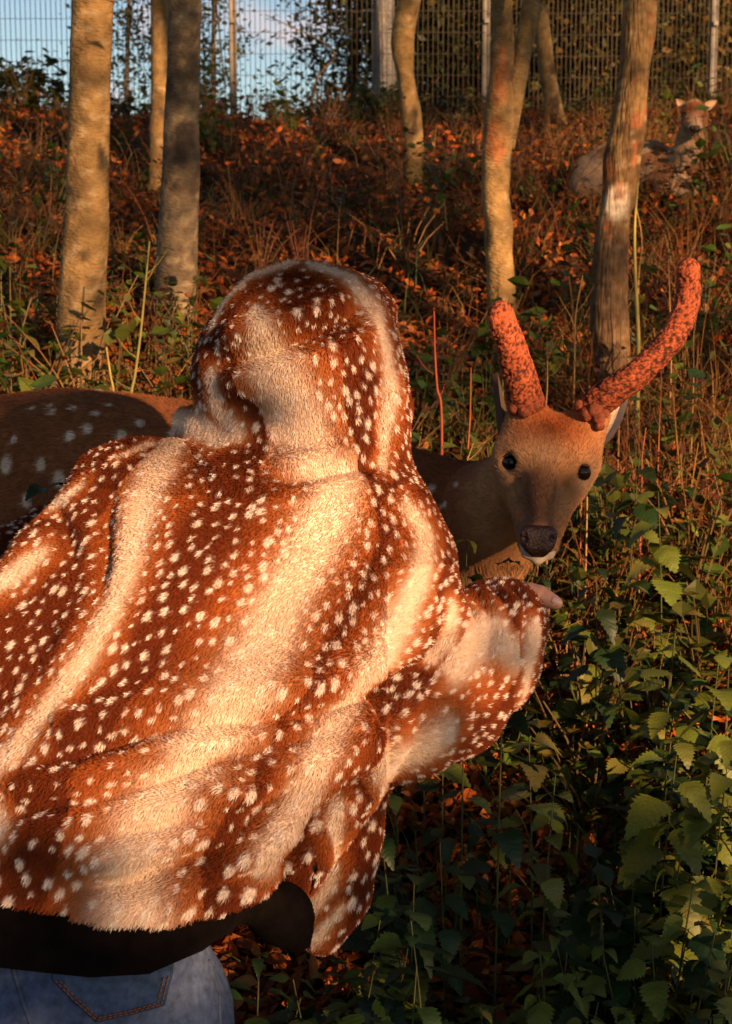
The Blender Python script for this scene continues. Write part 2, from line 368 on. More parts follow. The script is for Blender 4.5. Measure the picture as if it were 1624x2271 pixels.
# fallen leaves: uncountable litter, one mesh
LEAF_V = np.array([[0, -.5, 0], [-.22, -.2, .06], [.22, -.2, .06], [0, -.1, 0], [-.27, .12, .09], [.27, .12, .09], [0, .25, .02], [0, .55, .10]])
LEAF_F = np.array([[0, 3, 1], [0, 2, 3], [1, 3, 4], [3, 2, 5], [3, 6, 4], [3, 5, 6], [4, 6, 7], [6, 5, 7]])
def rand_rot(n, tilt):
    a = rng.random(n) * 2 * np.pi; t = rng.normal(0, tilt, n); b = rng.random(n) * 2 * np.pi
    ax = np.stack([np.cos(b), np.sin(b), 0 * b], 1); c, s_ = np.cos(t), np.sin(t)
    K = np.zeros((n, 3, 3)); K[:, 0, 1] = -ax[:, 2]; K[:, 0, 2] = ax[:, 1]; K[:, 1, 0] = ax[:, 2]; K[:, 1, 2] = -ax[:, 0]; K[:, 2, 0] = -ax[:, 1]; K[:, 2, 1] = ax[:, 0]
    T = np.eye(3) + s_[:, None, None] * K + (1 - c)[:, None, None] * (K @ K)
    Z = np.zeros((n, 3, 3)); Z[:, 0, 0] = np.cos(a); Z[:, 0, 1] = -np.sin(a); Z[:, 1, 0] = np.sin(a); Z[:, 1, 1] = np.cos(a); Z[:, 2, 2] = 1
    return T @ Z
def leaf_cloud(pos, size, rot, tint, LV=LEAF_V, LF=LEAF_F, curl=None):
    n = len(pos); base = np.tile(LV, (n, 1, 1))
    if curl is not None: base[:, :, 2] *= curl[:, None]
    v = np.einsum('nij,nkj->nki', rot, base) * size[:, None, None] + pos[:, None]
    f = (LF[None] + (np.arange(n) * len(LV))[:, None, None]).reshape(-1, LF.shape[1])
    return v.reshape(-1, 3), f, np.repeat(tint, len(LV), 0)
m_leaf_dry = mat('fallen_leaf', rough=0.75, spec=0.2, mott=(60, 0.3), transl=0.2)
pal = np.array([[.34, .12, .030], [.26, .085, .022], [.40, .17, .045], [.17, .060, .020], [.30, .15, .06], [.11, .045, .018], [.36, .10, .02]])
lp = np.concatenate([scatter(22000, 2.0, 5.5), scatter(26000, 4.0, 14)])
n = len(lp); lp[:, 2] += np.abs(rng.normal(0, 0.02, n)) + 0.004
ls = rng.uniform(0.022, 0.062, n)
lt = pal[rng.integers(0, len(pal), n)] * rng.uniform(0.4, 1.25, (n, 1)) * [1.2, .92, .75]
v, f, t = leaf_cloud(lp, ls, rand_rot(n, 0.85), lt, curl=rng.normal(0.6, 1.6, n))
o = put('fallen_leaves', v, f, m_leaf_dry, tint=t, smooth=False)
tag(o, 'orange brown fallen leaves covering the bank', 'fallen leaves', kind='stuff')

# grass, dry stalks and green blades: one mesh each
def blades(n, y0, y1, hmin, hmax, wid, pal, lean, clump, sel=None):
    c = scatter(n // clump + 1, y0, y1); c = c if sel is None else c[sel(c)]; base = np.repeat(c, clump, 0); n = len(base)
    base = base + np.concatenate([rng.normal(0, 0.035, (n, 2)), np.zeros((n, 1))], 1); base[:, 2] = H(base[:, 0], base[:, 1]) - 0.01
    h = rng.uniform(hmin, hmax, n); a = rng.random(n) * 2 * np.pi; l = np.abs(rng.normal(lean, lean * 0.6, n)) * h
    d = np.stack([np.cos(a), np.sin(a), 0 * a], 1); b2 = rng.random(n) * 2 * np.pi; s = np.stack([np.cos(b2), np.sin(b2), 0 * a], 1) * wid
    V = np.zeros((n, 7, 3))
    for i, t in enumerate((0, 0.4, 0.75)):
        m = base + d * (l * t * t)[:, None] + np.array([0, 0, 1]) * (h * (t - 0.25 * t * t * np.minimum(l / h, 1)))[:, None]; w = (1 - 0.5 * t)
        V[:, 2 * i] = m - s * w; V[:, 2 * i + 1] = m + s * w
    V[:, 6] = base + d * l[:, None] + np.array([0, 0, 1]) * (h * (1 - 0.3 * np.minimum(l / h, 1)))[:, None]
    F = np.array([[0, 1, 3], [0, 3, 2], [2, 3, 5], [2, 5, 4], [4, 5, 6]])
    f = (F[None] + (np.arange(n) * 7)[:, None, None]).reshape(-1, 3)
    tt = pal[rng.integers(0, len(pal), n)] * rng.uniform(0.5, 1.0, (n, 1))
    return V.reshape(-1, 3), f, np.repeat(tt, 7, 0)
m_grass = mat('grass_blade', rough=0.6, spec=0.3, mott=(20, 0.2), transl=0.3)
dry = np.array([[.34, .19, .06], [.40, .24, .08], [.26, .12, .04], [.30, .10, .03]]); grn = np.array([[.07, .10, .02], [.10, .13, .03], [.05, .08, .02], [.16, .16, .04]])
v, f, t = blades(5200, 3.2, 13.5, 0.08, 0.36, 0.0015, dry, 0.6, 9)
tag(put('dry_grass', v, f, m_grass, tint=t, smooth=False), 'thin dry yellow grass stalks standing on the bank', 'dry grass', kind='stuff')
v, f, t = blades(4200, 3.4, 8.5, 0.22, 0.50, 0.0016, dry * [1.0, .85, .7], 0.75, 12, lambda c: (c[:, 0] > .12 * c[:, 1] - .1))
tag(put('long_dry_grass', v, f, m_grass, tint=t, smooth=False), 'long bent dry grass round the scarred tree and the resting deer', 'dry grass', kind='stuff')
v, f, t = blades(7000, 2.5, 13.5, 0.05, 0.22, 0.0026, grn, 0.6, 9)
tag(put('green_grass', v, f, m_grass, tint=t, smooth=False), 'short green grass blades among the fallen leaves', 'grass', kind='stuff')

# ------------------------------------------------------------------ trees on the bank
m_bark = mat('bark', rough=0.85, spec=0.2, mott=(22, 0.35), bump=(1, 1.0, 0.012, (55, 55, 130)))
m_bark2 = mat('rough_bark', rough=0.9, spec=0.15, mott=(40, 0.4), bump=(1, 1.0, 0.02, (90, 90, 16)))
m_leaf = mat('tree_leaf', rough=0.5, spec=0.3, mott=(8, 0.3), transl=0.35)
QUAD_V = np.array([[0, -.5, 0], [.28, 0, .08], [0, .5, 0], [-.28, 0, .08]]); QUAD_F = np.array([[0, 1, 2], [0, 2, 3]])
def crown_leaves(centres, spread, per, size, pal):
    n = len(centres) * per
    p = np.repeat(centres, per, 0) + rng.normal(0, 1, (n, 3)) * np.repeat(spread, per)[:, None]
    return leaf_cloud(p, rng.uniform(0.7, 1.3, n) * size, rand_rot(n, 0.9), pal[rng.integers(0, len(pal), n)] * rng.uniform(0.6, 1.3, (n, 1)), QUAD_V, QUAD_F)
LEAFPAL = np.array([[.05, .075, .018], [.07, .09, .02], [.10, .10, .025], [.14, .09, .02]])
def trunk_mesh(path, rad, seg=28, bump=0.10, seed=0, colour=None):
    V, f = tube(path, rad, seg); n = len(path); c = np.repeat(path, seg, 0); r = np.repeat(rad, seg)
    d = V[:n * seg] - c; nn = (vnoise(V[:n * seg] * [1, 1, .35], 14, seed, 3) - 0.5) * 2; n3 = (vnoise(V[:n * seg], 60, seed + 9, 2) - 0.5)
    V[:n * seg] = c + d * (1 + bump * nn + 0.05 * n3)[:, None]
    return V, f
def bark_tint(V, a, b, c, seed):
    k1 = sstep(.25, .75, vnoise(V * [1, 1, 0.6], 9, seed, 3))[:, None]; k2 = sstep(0.6, 0.74, vnoise(V * [1, 1, 2.6], 30, seed + 4, 2))[:, None]
    k3 = sstep(0.60, 0.72, vnoise(V * [1, 1, .8], 12, seed + 8, 3))[:, None]
    t = np.array(a) * (1 - k1) + np.array(b) * k1; t = t * (1 - 0.45 * k2) + np.array([.36, .29, .17]) * 0.45 * k2
    return t * (1 - 0.85 * k3) + np.array(c) * 0.85 * k3
def bank_tree(name, label, rows, D, top=3.5, seed=0, m=None, cols=None, paint=None, limbs=3, fork=None, bump=0.10, leaves=900):
    rows = np.asarray(rows, float); s = S(D)
    base_px = rows[-1]
    pts = [P((r[1] + r[2]) / 2, r[0], D) for r in rows[::-1]]; rad = [(r[2] - r[1]) / 2 / s for r in rows[::-1]]
    gz = float(H(pts[0][0], D)); foot = np.array([pts[0][0], D, gz]); rt = empty(name, foot); tag(rt, label, 'tree', 'trees on the bank')
    lowest = pts[0].copy(); lowest[2] = gz - 0.12
    if pts[0][2] > gz + 0.05: pts = [lowest] + pts; rad = [rad[0] * 1.18] + rad
    else: pts[0] = lowest
    up = unit(pts[-1] - pts[-3]); q = pts[-1]
    for i in range(4):
        q = q + np.array([up[0] * 0.8 + rng.normal(0, .06), rng.normal(0, .06), 1.0]) * top / 4; pts.append(q); rad.append(rad[-1] * 0.82)
    A = np.column_stack([np.array(pts), np.array(rad)]); L = np.linalg.norm(np.diff(A[:, :3], axis=0), axis=1).sum()
    A = spline(A, int(L / 0.035)); V, f = trunk_mesh(A[:, :3], A[:, 3], bump=bump, seed=seed)
    a, b, c = cols or ((.15, .095, .038), (.29, .185, .070), (.04, .028, .018))
    t = bark_tint(V, a, b, c, seed)
    if paint: t = paint(V, t)
    tr = put('trunk', V, f, m or m_bark, rt, t)
    if fork:
        for fk in fork:
            B = np.array([[*P((r[1] + r[2]) / 2, r[0], D + r[3]), (r[2] - r[1]) / 2 / s] for r in fk]); B = spline(B, 60)
            V, f = trunk_mesh(B[:, :3], B[:, 3], 18, bump, seed + 31); put('limb', V, f, m or m_bark, rt, bark_tint(V, a, b, c, seed + 3))
    cen = []
    for i in range(limbs):
        h = 0.5 + 0.15 * i; k = int(len(A) * min(0.97, h + 0.2)); st = A[k, :3]; an = rng.random() * 6.28; ln = rng.uniform(0.8, 1.4)
        e = st + np.array([math.cos(an) * ln, math.sin(an) * ln, ln * 0.9]); md = (st + e) / 2 + [0, 0, -.1]
        if st[2] < P(0, -60, D)[2]: continue
        B = spline([st, md, e], 12); V, f = tube(B, np.linspace(A[k, 3] * 0.5, 0.008, 12), 7); put('limb', V, f, m or m_bark, rt, bark_tint(V, a, b, c, seed))
        cen += [e, md + rng.normal(0, .2, 3), e + rng.normal(0, .35, 3)]
    tip = A[-1, :3]; cen += [tip + rng.normal(0, .4, 3) for _ in range(6)]; cen = np.array(cen)
    V, f, t = crown_leaves(cen, np.full(len(cen), 0.33), leaves // len(cen), 0.07, LEAFPAL)
    qv = V.reshape(-1, 4, 3); kq = ~in_view(qv[:, :, 0], qv[:, :, 1], qv[:, :, 2], 60, 60).any(1); V = qv[kq].reshape(-1, 3); f = f[:len(V) // 2]; t = t[:len(V)]
    put('crown', V, f, m_leaf, rt, t, smooth=False)
    return rt, A

def near_px(V, D, px, py, rx, ry):
    c = P(px, py, D); s = S(D); return np.clip(1 - np.sqrt(((V[:, 0] - c[0]) * s / rx) ** 2 + ((V[:, 2] - c[2]) * s / ry) ** 2), 0, 1)
def paint_strip(V, t):
    n1 = vnoise(V * [1, 1, .5], 40, 5, 3)
    k = (sstep(0.0, 0.25, near_px(V, 5.5, 1112, 165, 26, 75) * (0.4 + n1)) + sstep(0, 0.2, near_px(V, 5.5, 1105, 310, 28, 62) * (0.4 + n1)))[:, None]
    k = np.clip(k, 0, 1) * (.18 + .5 * sstep(.38, .6, vnoise(V * [1, 1, .25], 60, 6, 2)))[:, None]; red = np.array([.36, .12, .04]) * (0.6 + 0.8 * n1[:, None]); return t * (1 - k) + red * k
def paint_torn(V, t):
    n1 = vnoise(V * [1, 1, .4], 30, 15, 3); c = P(1360, 500, 4.8)
    low = sstep(0.02, -0.06, V[:, 2] - c[2] + (n1 - .5) * .06)[:, None]
    t = t * (1 - low * 0.7) + np.array([.10, .06, .035]) * (0.6 + n1[:, None]) * low * 0.7
    hol = sstep(0.0, 0.3, near_px(V, 4.8, 1345, 385, 17, 70))[:, None]; t = t * (1 - .8 * hol) + np.array([.07, .035, .015]) * .8 * hol
    wh = sstep(0.05, 0.5, near_px(V, 4.8, 1366, 452, 34, 52) * (0.5 + n1))[:, None]; t = t * (1 - wh) + np.array([.56, .47, .34]) * (.7 + .5 * n1[:, None]) * wh
    rd = sstep(0.68, .74, vnoise(V, 24, 44, 2))[:, None] * (1 - low); return t * (1 - .6 * rd) + np.array([.32, .10, .04]) * .6 * rd

bank_tree('smooth_barked_tree', 'tall straight tree with pale tan bark, the widest trunk beside the grazing deer\'s back',
          [(-60, 162, 250), (0, 162, 249), (120, 156, 246), (250, 153, 243), (330, 150, 240), (450, 148, 239), (560, 142, 240), (700, 131, 234), (800, 124, 232), (900, 116, 238)], 4.7, seed=3)
bank_tree('smooth_barked_tree', 'slim tan tree half hidden behind the darker trunk on the bank', [(-60, 334, 384), (0, 335, 382), (150, 336, 378), (300, 333, 374), (400, 328, 372)], 8.0, seed=8, limbs=2)
bank_tree('smooth_barked_tree', 'dark greyish tree with a smooth glinting trunk in front of a slimmer tree',
          [(-60, 376, 448), (0, 376, 447), (150, 372, 443), (300, 364, 441), (450, 356, 439), (600, 347, 435), (700, 340, 430), (800, 325, 428)], 5.4, seed=14, cols=((.10, .075, .048), (.19, .14, .085), (.04, .03, .025)))
bank_tree('crooked_tree', 'slim crooked tree that bends like a knee, in front of the pale grey trunk', [(-60, 905, 950), (0, 888, 934), (60, 872, 922), (110, 870, 918), (180, 884, 920), (250, 888, 934), (320, 896, 940), (380, 895, 940), (430, 888, 942)], 8.0, seed=23, limbs=2)
bank_tree('forked_tree', 'forked tree with a strip of peeled reddish bark beside the deer\'s short antler', [(-60, 1098, 1132), (0, 1092, 1134), (100, 1090, 1140), (180, 1084, 1138), (260, 1075, 1140), (380, 1070, 1134), (440, 1069, 1130), (500, 1076, 1138), (560, 1077, 1137), (620, 1080, 1142), (720, 1078, 1150)], 5.6, seed=31,
          paint=paint_strip, fork=[[(330, 1102, 1142, .03), (250, 1116, 1156, .04), (160, 1132, 1172, .05), (80, 1146, 1186, .06), (0, 1158, 1204, .07), (-140, 1170, 1216, .09)]])
bank_tree('smooth_barked_tree', 'slim leaning stem behind the forked tree, close to the fence', [(-60, 1176, 1202), (0, 1180, 1208), (60, 1187, 1219), (150, 1194, 1231), (230, 1208, 1246), (310, 1226, 1268)], 9.8, seed=36, limbs=1)
bank_tree('scarred_tree', 'leaning tree with torn bark and a white wound, behind the long antler',
          [(-60, 1392, 1462), (0, 1386, 1456), (80, 1380, 1452), (150, 1374, 1442), (220, 1366, 1436), (300, 1354, 1428), (360, 1340, 1418), (420, 1338, 1414), (480, 1330, 1398), (550, 1318, 1394), (640, 1312, 1392), (720, 1312, 1394), (800, 1322, 1398), (860, 1318, 1412)], 4.8, seed=42,
          m=m_bark2, paint=paint_torn, bump=0.16, cols=((.11, .065, .028), (.24, .15, .06), (.04, .025, .015)))

# ------------------------------------------------------------------ fence
m_steel = mat('galvanised_steel', (.20, .18, .15), rough=0.5, spec=0.5, mott=(12, 0.2))
m_wire = mat('wire', (.036, .023, .013), rough=0.6, spec=0.4, mott=None)
FY = 13.5
post_px = [-42, 518, 1077, 1580, 2140]
post_x = [float(P(p, 280, FY)[0]) for p in post_px]
fence = empty('mesh_fence', (post_x[2], FY, float(H(post_x[2], FY))))
tag(fence, 'tall welded mesh fence on thin posts along the top of the bank', 'fence')
def box(c, h):
    c = np.asarray(c, float); h = np.asarray(h, float)
    v = np.array([[i, j, k] for i in (-1, 1) for j in (-1, 1) for k in (-1, 1)]) * h + c
    return v, [(0, 1, 3, 2), (4, 6, 7, 5), (0, 4, 5, 1), (2, 3, 7, 6), (0, 2, 6, 4), (1, 5, 7, 3)]
for x in post_x:
    g = float(H(x, FY)); b = Bag(); b.add(*box((x, FY + 0.05, g + 1.2), (0.032, 0.032, 1.75))); b.add(*box((x, FY + 0.05, g + 2.96), (0.038, 0.038, 0.012)))
    b.add(*box((x, FY - 0.0, g + 1.0), (0.02, 0.025, 0.02))); b.add(*box((x, FY, g + 2.2), (0.02, 0.025, 0.02))); b.put('post', m_steel, fence, smooth=False)
for x0, x1 in zip(post_x[:-1], post_x[1:]):
    b = Bag(); g = min(float(H(x0, FY)), float(H(x1, FY))) - 0.15; n = 50
    for i in range(n): b.add(*box((x0 + (x1 - x0) * (i + .5) / n, FY, g + 1.55), (0.0030, 0.0030, 1.5)))
    for j in range(16):
        for dy in (0.006,): b.add(*box(((x0 + x1) / 2, FY + dy, g + 0.1 + 0.19 * j), ((x1 - x0) / 2, 0.002, 0.002)))
    b.put('mesh_panel', m_wire, fence, smooth=False)

# ------------------------------------------------------------------ trees beyond the fence
def far_tree(name, label, px, D, height, crown_c, crown_r, nclump, per, leaf, pal, trunk_r, tcol, seed, group='trees beyond the fence', base=None, low=0.25, spread=0.3, limbs=7):
    x = P(px, 300, D)[0] if base is None else base[0]; y = D if base is None else base[1]
    g = float(H(x, y)); rt = empty(name, (x, y, g)); tag(rt, label, 'tree', group)
    A = [[x, y, g - .2, trunk_r * 1.15]]
    for i in range(1, 6): A.append([x + rng.normal(0, .05) * i, y + rng.normal(0, .05) * i, g + height * i / 5, trunk_r * (1 - .17 * i)])
    A = spline(A, 50); V, f = trunk_mesh(A[:, :3], A[:, 3], 14, 0.08, seed); put('trunk', V, f, m_bark2, rt, bark_tint(V, np.array(tcol) * .7, tcol, np.array(tcol) * .35, seed))
    d = rng.normal(0, 1, (nclump, 3)); d = rows_unit(d) * (rng.random((nclump, 1)) ** (1 / 2.2)); cen = np.array(crown_c) + d * np.array(crown_r) + np.array([x, y, g])
    cen = cen[cen[:, 2] > g + low]
    V, f, t = crown_leaves(cen, rng.uniform(.6, 1.3, len(cen)) * spread, per, leaf, pal); put('crown', V, f, m_leaf, rt, t, smooth=False)
    for i in range(min(limbs, len(cen))):
        k = int(rng.uniform(.25, .9) * 49); e = cen[i]; st = A[k, :3]
        B = spline([st, (st + e) / 2 + [0, 0, .1], e], 9); V, f = tube(B, np.linspace(A[k, 3] * .45, .006, 9), 6); put('limb', V, f, m_bark2, rt, np.array(tcol) * .6)
    return rt
DARKG = np.array([[.025, .04, .012], [.04, .055, .015], [.06, .065, .02]]); OLIVE = np.array([[.08, .08, .02], [.12, .09, .02], [.05, .06, .015], [.18, .11, .02]])
far_tree('birch_sapling', 'slender young tree with sparse small leaves against the sky, left of the dark trunk', 285, 17, 5.5, (0, 0, 2.1), (.5, .5, 2.3), 90, 26, .07, DARKG, .035, (.12, .10, .08), 51, spread=.16)
far_tree('birch_sapling', 'slender young tree with dark leaves between the dark trunk and the fence post', 470, 16, 5.5, (0, 0, 1.7), (.36, .5, 2.2), 100, 30, .07, DARKG, .035, (.12, .10, .08), 52, spread=.15)
far_tree('leafy_tree', 'leafy tree with airy dark green crown in front of the open sky', 775, 18, 7, (.05, 0, 2.2), (.85, 1.0, 2.4), 190, 46, .085, DARKG, .08, (.14, .12, .09), 53, spread=.24)
far_tree('leafy_tree', 'low bushy tree behind the fence at the foot of the airy crown', 720, 15.5, 1.6, (.3, 0, .35), (.75, .4, .5), 46, 40, .06, DARKG, .03, (.10, .08, .05), 54, spread=.14, low=0)
far_tree('grey_trunk_tree', 'thick pale grey trunk standing behind the fence beside the crooked tree', 858, 15.2, 8, (0, 0, 7), (1.5, 1.5, 1.5), 40, 30, .09, DARKG, .135, (.20, .20, .20), 55)
lab = ['tree with orange lit trunk and dark crown behind the fence', 'dense dark tree crowding behind the fence near the forked tree', 'olive leaved tree behind the fence with gaps of sky', 'broad dark tree at the back of the wood', 'yellowing tree behind the fence post by the resting deer', 'tall dark tree deep in the wood']
spec = [(1035, 16.5, 7, .14, (.34, .15, .06)), (1130, 19, 8, .12, (.16, .10, .05)), (1290, 17, 6, .09, (.2, .13, .06)), (985, 21, 9, .15, (.12, .08, .05)), (1500, 16.5, 6, .08, (.26, .15, .06)), (1400, 21, 9, .14, (.15, .1, .05)), (1210, 22, 9, .14, (.12, .08, .05)), (1620, 20, 8, .14, (.14, .1, .05)), (1100, 24, 9, .15, (.12, .08, .05)), (1560, 24, 9, .15, (.12, .08, .05)), (1360, 16, 5, .10, (.28, .15, .06))]
for i, (px, D, h, r, tcl) in enumerate(spec):
    far_tree('wood_tree', lab[i] if i < 6 else 'dark tree of the wood seen through the mesh fence', px, D, h, (0, 0, h * .25), (1.35, 1.2, h * .33), 210, 54, .115, OLIVE if i in (2, 4, 10) else DARKG, r, tcl, 60 + i, spread=.33, low=.1)
# low growth on the ridge at the foot of the fence
m_herb = mat('herb_leaf', rough=0.5, spec=0.3, mott=(25, 0.3), transl=0.3, rand=0.35)
def bush_mesh(nst, hgt, rad, leafn, leafs, pal, stemc=(.12, .09, .03)):
    b = Bag(); cen = []
    for i in range(nst):
        a = rng.random() * 6.28; l = rad * rng.random() ** .5; e = np.array([math.cos(a) * l, math.sin(a) * l, hgt * rng.uniform(.6, 1)])
        B = spline([[0, 0, -.03], e * [.4, .4, .55], e], 6); V, f = tube(B, np.linspace(.0028, .0012, 6), 4, False); b.add(V, f, stemc)
        for t in np.linspace(.3, 1, max(2, leafn // nst)): cen.append(B[int(t * 5)] + rng.normal(0, .02, 3))
    cen = np.array(cen); n = len(cen); a = rng.random(n) * 6.28
    V, f, t = leaf_cloud(cen, rng.uniform(.6, 1.2, n) * leafs, rand_rot(n, .5), pal[rng.integers(0, len(pal), n)] * rng.uniform(.7, 1.2, (n, 1)), LEAF_V * [1.35, 1, 1], LEAF_F)
    b.add(V, f, t)
    return make_mesh('leafy_herb', np.concatenate(b.v), b.f, m_herb, np.concatenate(b.t), False)
HG = np.array([[.055, .10, .014], [.075, .12, .018], [.045, .08, .014], [.11, .13, .02]])
herb_meshes = [bush_mesh(6, .22, .13, 34, .042, HG), bush_mesh(4, .30, .10, 26, .050, HG), bush_mesh(8, .16, .16, 44, .036, HG), bush_mesh(5, .26, .12, 30, .045, HG * [1.6, 1.1, 1])]
ridge_mesh = bush_mesh(14, .38, .30, 150, .075, DARKG * 1.2)
for i in range(34):
    y = rng.uniform(10.6, 12.8); px = rng.uniform(-40, 1660); x = P(px, 300, y)[0]
    o = link('ridge_bush', ridge_mesh); o.location = (x, y, float(H(x, y))); o.rotation_euler = (0, 0, rng.random() * 6.28); s = rng.uniform(.6, 1.25); o.scale = (s, s, s * rng.uniform(.7, 1.1))
    tag(o, ('%s dark bush on the ridge near %s' % ('small' if s < .9 else 'large', 'the widest trunk' if px < 300 else 'the dark greyish trunk' if px < 520 else 'the airy crowned tree' if px < 840 else 'the crooked tree' if px < 1020 else 'the forked tree' if px < 1260 else 'the scarred tree' if px < 1450 else 'the resting deer')), 'bush', 'bushes along the ridge')

# ------------------------------------------------------------------ trees standing behind the camera, whose crowns dapple the light
def shade_tree(label, x, y, height, r, clumps, seed):
    g = float(H(x, y)); rt = empty('shade_tree', (x, y, g)); tag(rt, label, 'tree', 'trees on the open side of the path')
    A = spline([[x, y, g - .2, r * 1.2], [x + .05, y, g + height * .3, r], [x - .05, y + .05, g + height * .65, r * .8], [x, y, g + height, r * .4]], 50)
    V, f = trunk_mesh(A[:, :3], A[:, 3], 14, .08, seed); put('trunk', V, f, m_bark2, rt, bark_tint(V, (.2, .14, .07), (.28, .2, .1), (.06, .05, .03), seed))
    V, f, t = crown_leaves(np.array([c[:3] for c in clumps]), np.array([c[3] * .52 for c in clumps]), 1, .09, LEAFPAL)
    cs = np.concatenate([np.repeat(np.array([c], float), max(14 if c[3] > .06 else 5, int(9 * c[4] * (c[3] / .09) ** 2)), 0) for c in clumps]); V, f, t = crown_leaves(cs[:, :3], cs[:, 3] * .52, 1, .085, LEAFPAL)
    put('crown', V, f, m_leaf, rt, t, smooth=False)
    for c in clumps:
        e = np.array(c[:3]); k = int(np.clip(np.searchsorted(A[:, 2], e[2] - .5), 8, 46)); st = A[k, :3]
        V, f = tube(spline([st, (st + e) / 2 + [0, 0, .12], e], 10), np.linspace(.008, .003, 10), 5); put('limb', V, f, m_bark2, rt, (.16, .11, .06))
U = np.array([math.cos(SUN_AZ), -math.sin(SUN_AZ), 0]) * -1          # sideways across the sunlight
shade = []          # (point in the scene, radius, density, distance towards the sun)
for px, py, D, rp, dn, t in SHADE_AT:
    p = P(px, py, D) + SUN * t; shade.append([*p, rp / S(D), dn])
for i in range(SHADE_RANDOM):
    y = rng.uniform(3.6, 13); x = rng.uniform(-.34, .34) * y; p = np.array([x, y, float(H(x, y)) + rng.uniform(0, 1.6)]) + SUN * rng.uniform(9, 17) / 1.0 * 1.0; p = p + SUN * (y * .6)
    w_ = p - np.array([-.1, 2.0, 1.15]); rr_ = rng.uniform(.22, .65); dn_ = rng.uniform(1.6, 2.8)
    if np.linalg.norm(w_ - SUN * (w_ @ SUN)) < .75 + rr_: continue
    hit = 0
    for tx, ty, z0, z1 in ((-.95, 4.7, 1.2, 2.6), (-.72, 5.4, 1.3, 1.9), (.25, 8.0, 2.2, 3.3), (.52, 5.5, 1.5, 2.7), (.84, 4.8, 1.3, 2.6), (-1.15, 8, 2.2, 3.3)):
        for zz in np.linspace(z0, z1, 6):
            w2 = p - np.array([tx, ty, zz]); hit += np.linalg.norm(w2 - SUN * (w2 @ SUN)) < rr_ * .8 + .08
    if hit > 1 and rng.random() < .88: continue
    shade.append([*p, rr_, dn_])
shade = np.array(shade); uu = shade[:, :3] @ U; order = np.argsort(uu); groups = np.array_split(order, 6)
names = ['small tree on the open side of the path, its crown thin', 'tree on the open side of the path with a low spreading crown', 'tree on the open side of the path with a dense round crown', 'tall tree on the open side of the path', 'tree at the bend of the path with long limbs', 'leafy tree farthest along the path']
for gi, (g_, nm_) in enumerate(zip(groups, names)):
    c = shade[g_]; cx, cy = c[:, 0].mean(), c[:, 1].min() - 1.0; ut = cx * U[0] + cy * U[1]; sh_ = (-.45 if ut < .9 else 2.9) - ut if -.3 < ut < 2.7 else 0; cx, cy = cx + U[0] * sh_, cy + U[1] * sh_; shade_tree(nm_, cx, cy, float(c[:, 2].max()) + .8, .10, c, 200 + gi)

MARKS = [('the widest trunk', -.95, 4.7), ('the dark greyish trunk', -.72, 5.4), ('the slim tan tree', -1.15, 8), ('the crooked tree', .26, 8), ('the forked tree', .53, 5.5), ('the scarred tree', .83, 4.8), ('the resting deer', 1.4, 6.9), ('the standing deer', -.2, 3.1), ('the outstretched hand', .3, 2.3), ('the hanging jacket front', -.05, 2.0), ('the long antler', .6, 2.8), ('the mesh fence', .5, 12.5), ('the mesh fence and open sky', -2.5, 12)]
def near_name(x, y): return min(MARKS, key=lambda m: (m[1] - x) ** 2 + (m[2] - y) ** 2)[0]
def added_canopy_tree(label, x, y, height, cx, cy, rad, nclump, seed):  # added out of view so the crowns cut skylight on the scene
    g = float(H(x, y)); rt = empty('added_canopy_tree', (x, y, g)); tag(rt, label, 'tree', 'unseen trees added to dim the skylight')
    A = spline([[x, y, g - .2, .2], [x + .05, y, g + height * .4, .16], [(x * 2 + cx) / 3, (y * 2 + cy) / 3, g + height * .8, .11], [cx, cy, g + height + 1.0, .04]], 40)
    V, f = trunk_mesh(A[:, :3], A[:, 3], 14, .08, seed); put('trunk', V, f, m_bark2, rt, bark_tint(V, (.15, .10, .05), (.25, .17, .08), (.05, .04, .03), seed))
    a = rng.random(nclump) * 6.28; q = rad * rng.random(nclump) ** .5; cen = np.stack([cx + q * np.cos(a), cy + q * np.sin(a), g + height + rng.uniform(0, 1.6, nclump)], 1)
    V, f, t = crown_leaves(cen, np.full(nclump, .38), 60, .17, LEAFPAL); put('crown', V, f, m_leaf, rt, t, smooth=False)
    for e in cen[:9]: V, f = tube(spline([A[30, :3], (A[30, :3] + e) / 2 + [0, 0, .2], e], 9), np.linspace(.05, .01, 9), 6); put('limb', V, f, m_bark2, rt, (.15, .1, .05))
added_canopy_tree('big tree added out of view on the left, its crown blocking skylight', -3.4, .6, 6.6, -1.2, 1.6, 3.0, 130, 301)
added_canopy_tree('big tree added out of view on the right, its crown blocking skylight', 3.6, 1.4, 7.0, 1.6, 2.2, 3.0, 130, 302)
added_canopy_tree('tall tree added out of view up the bank, its crown dimming the slope', 3.9, 6.0, 6.4, .6, 6.0, 3.2, 140, 303)
added_canopy_tree('tall tree added out of view beside the bank, its crown dimming the trunks', -4.2, 6.4, 6.4, -2.2, 6.6, 3.0, 130, 304)
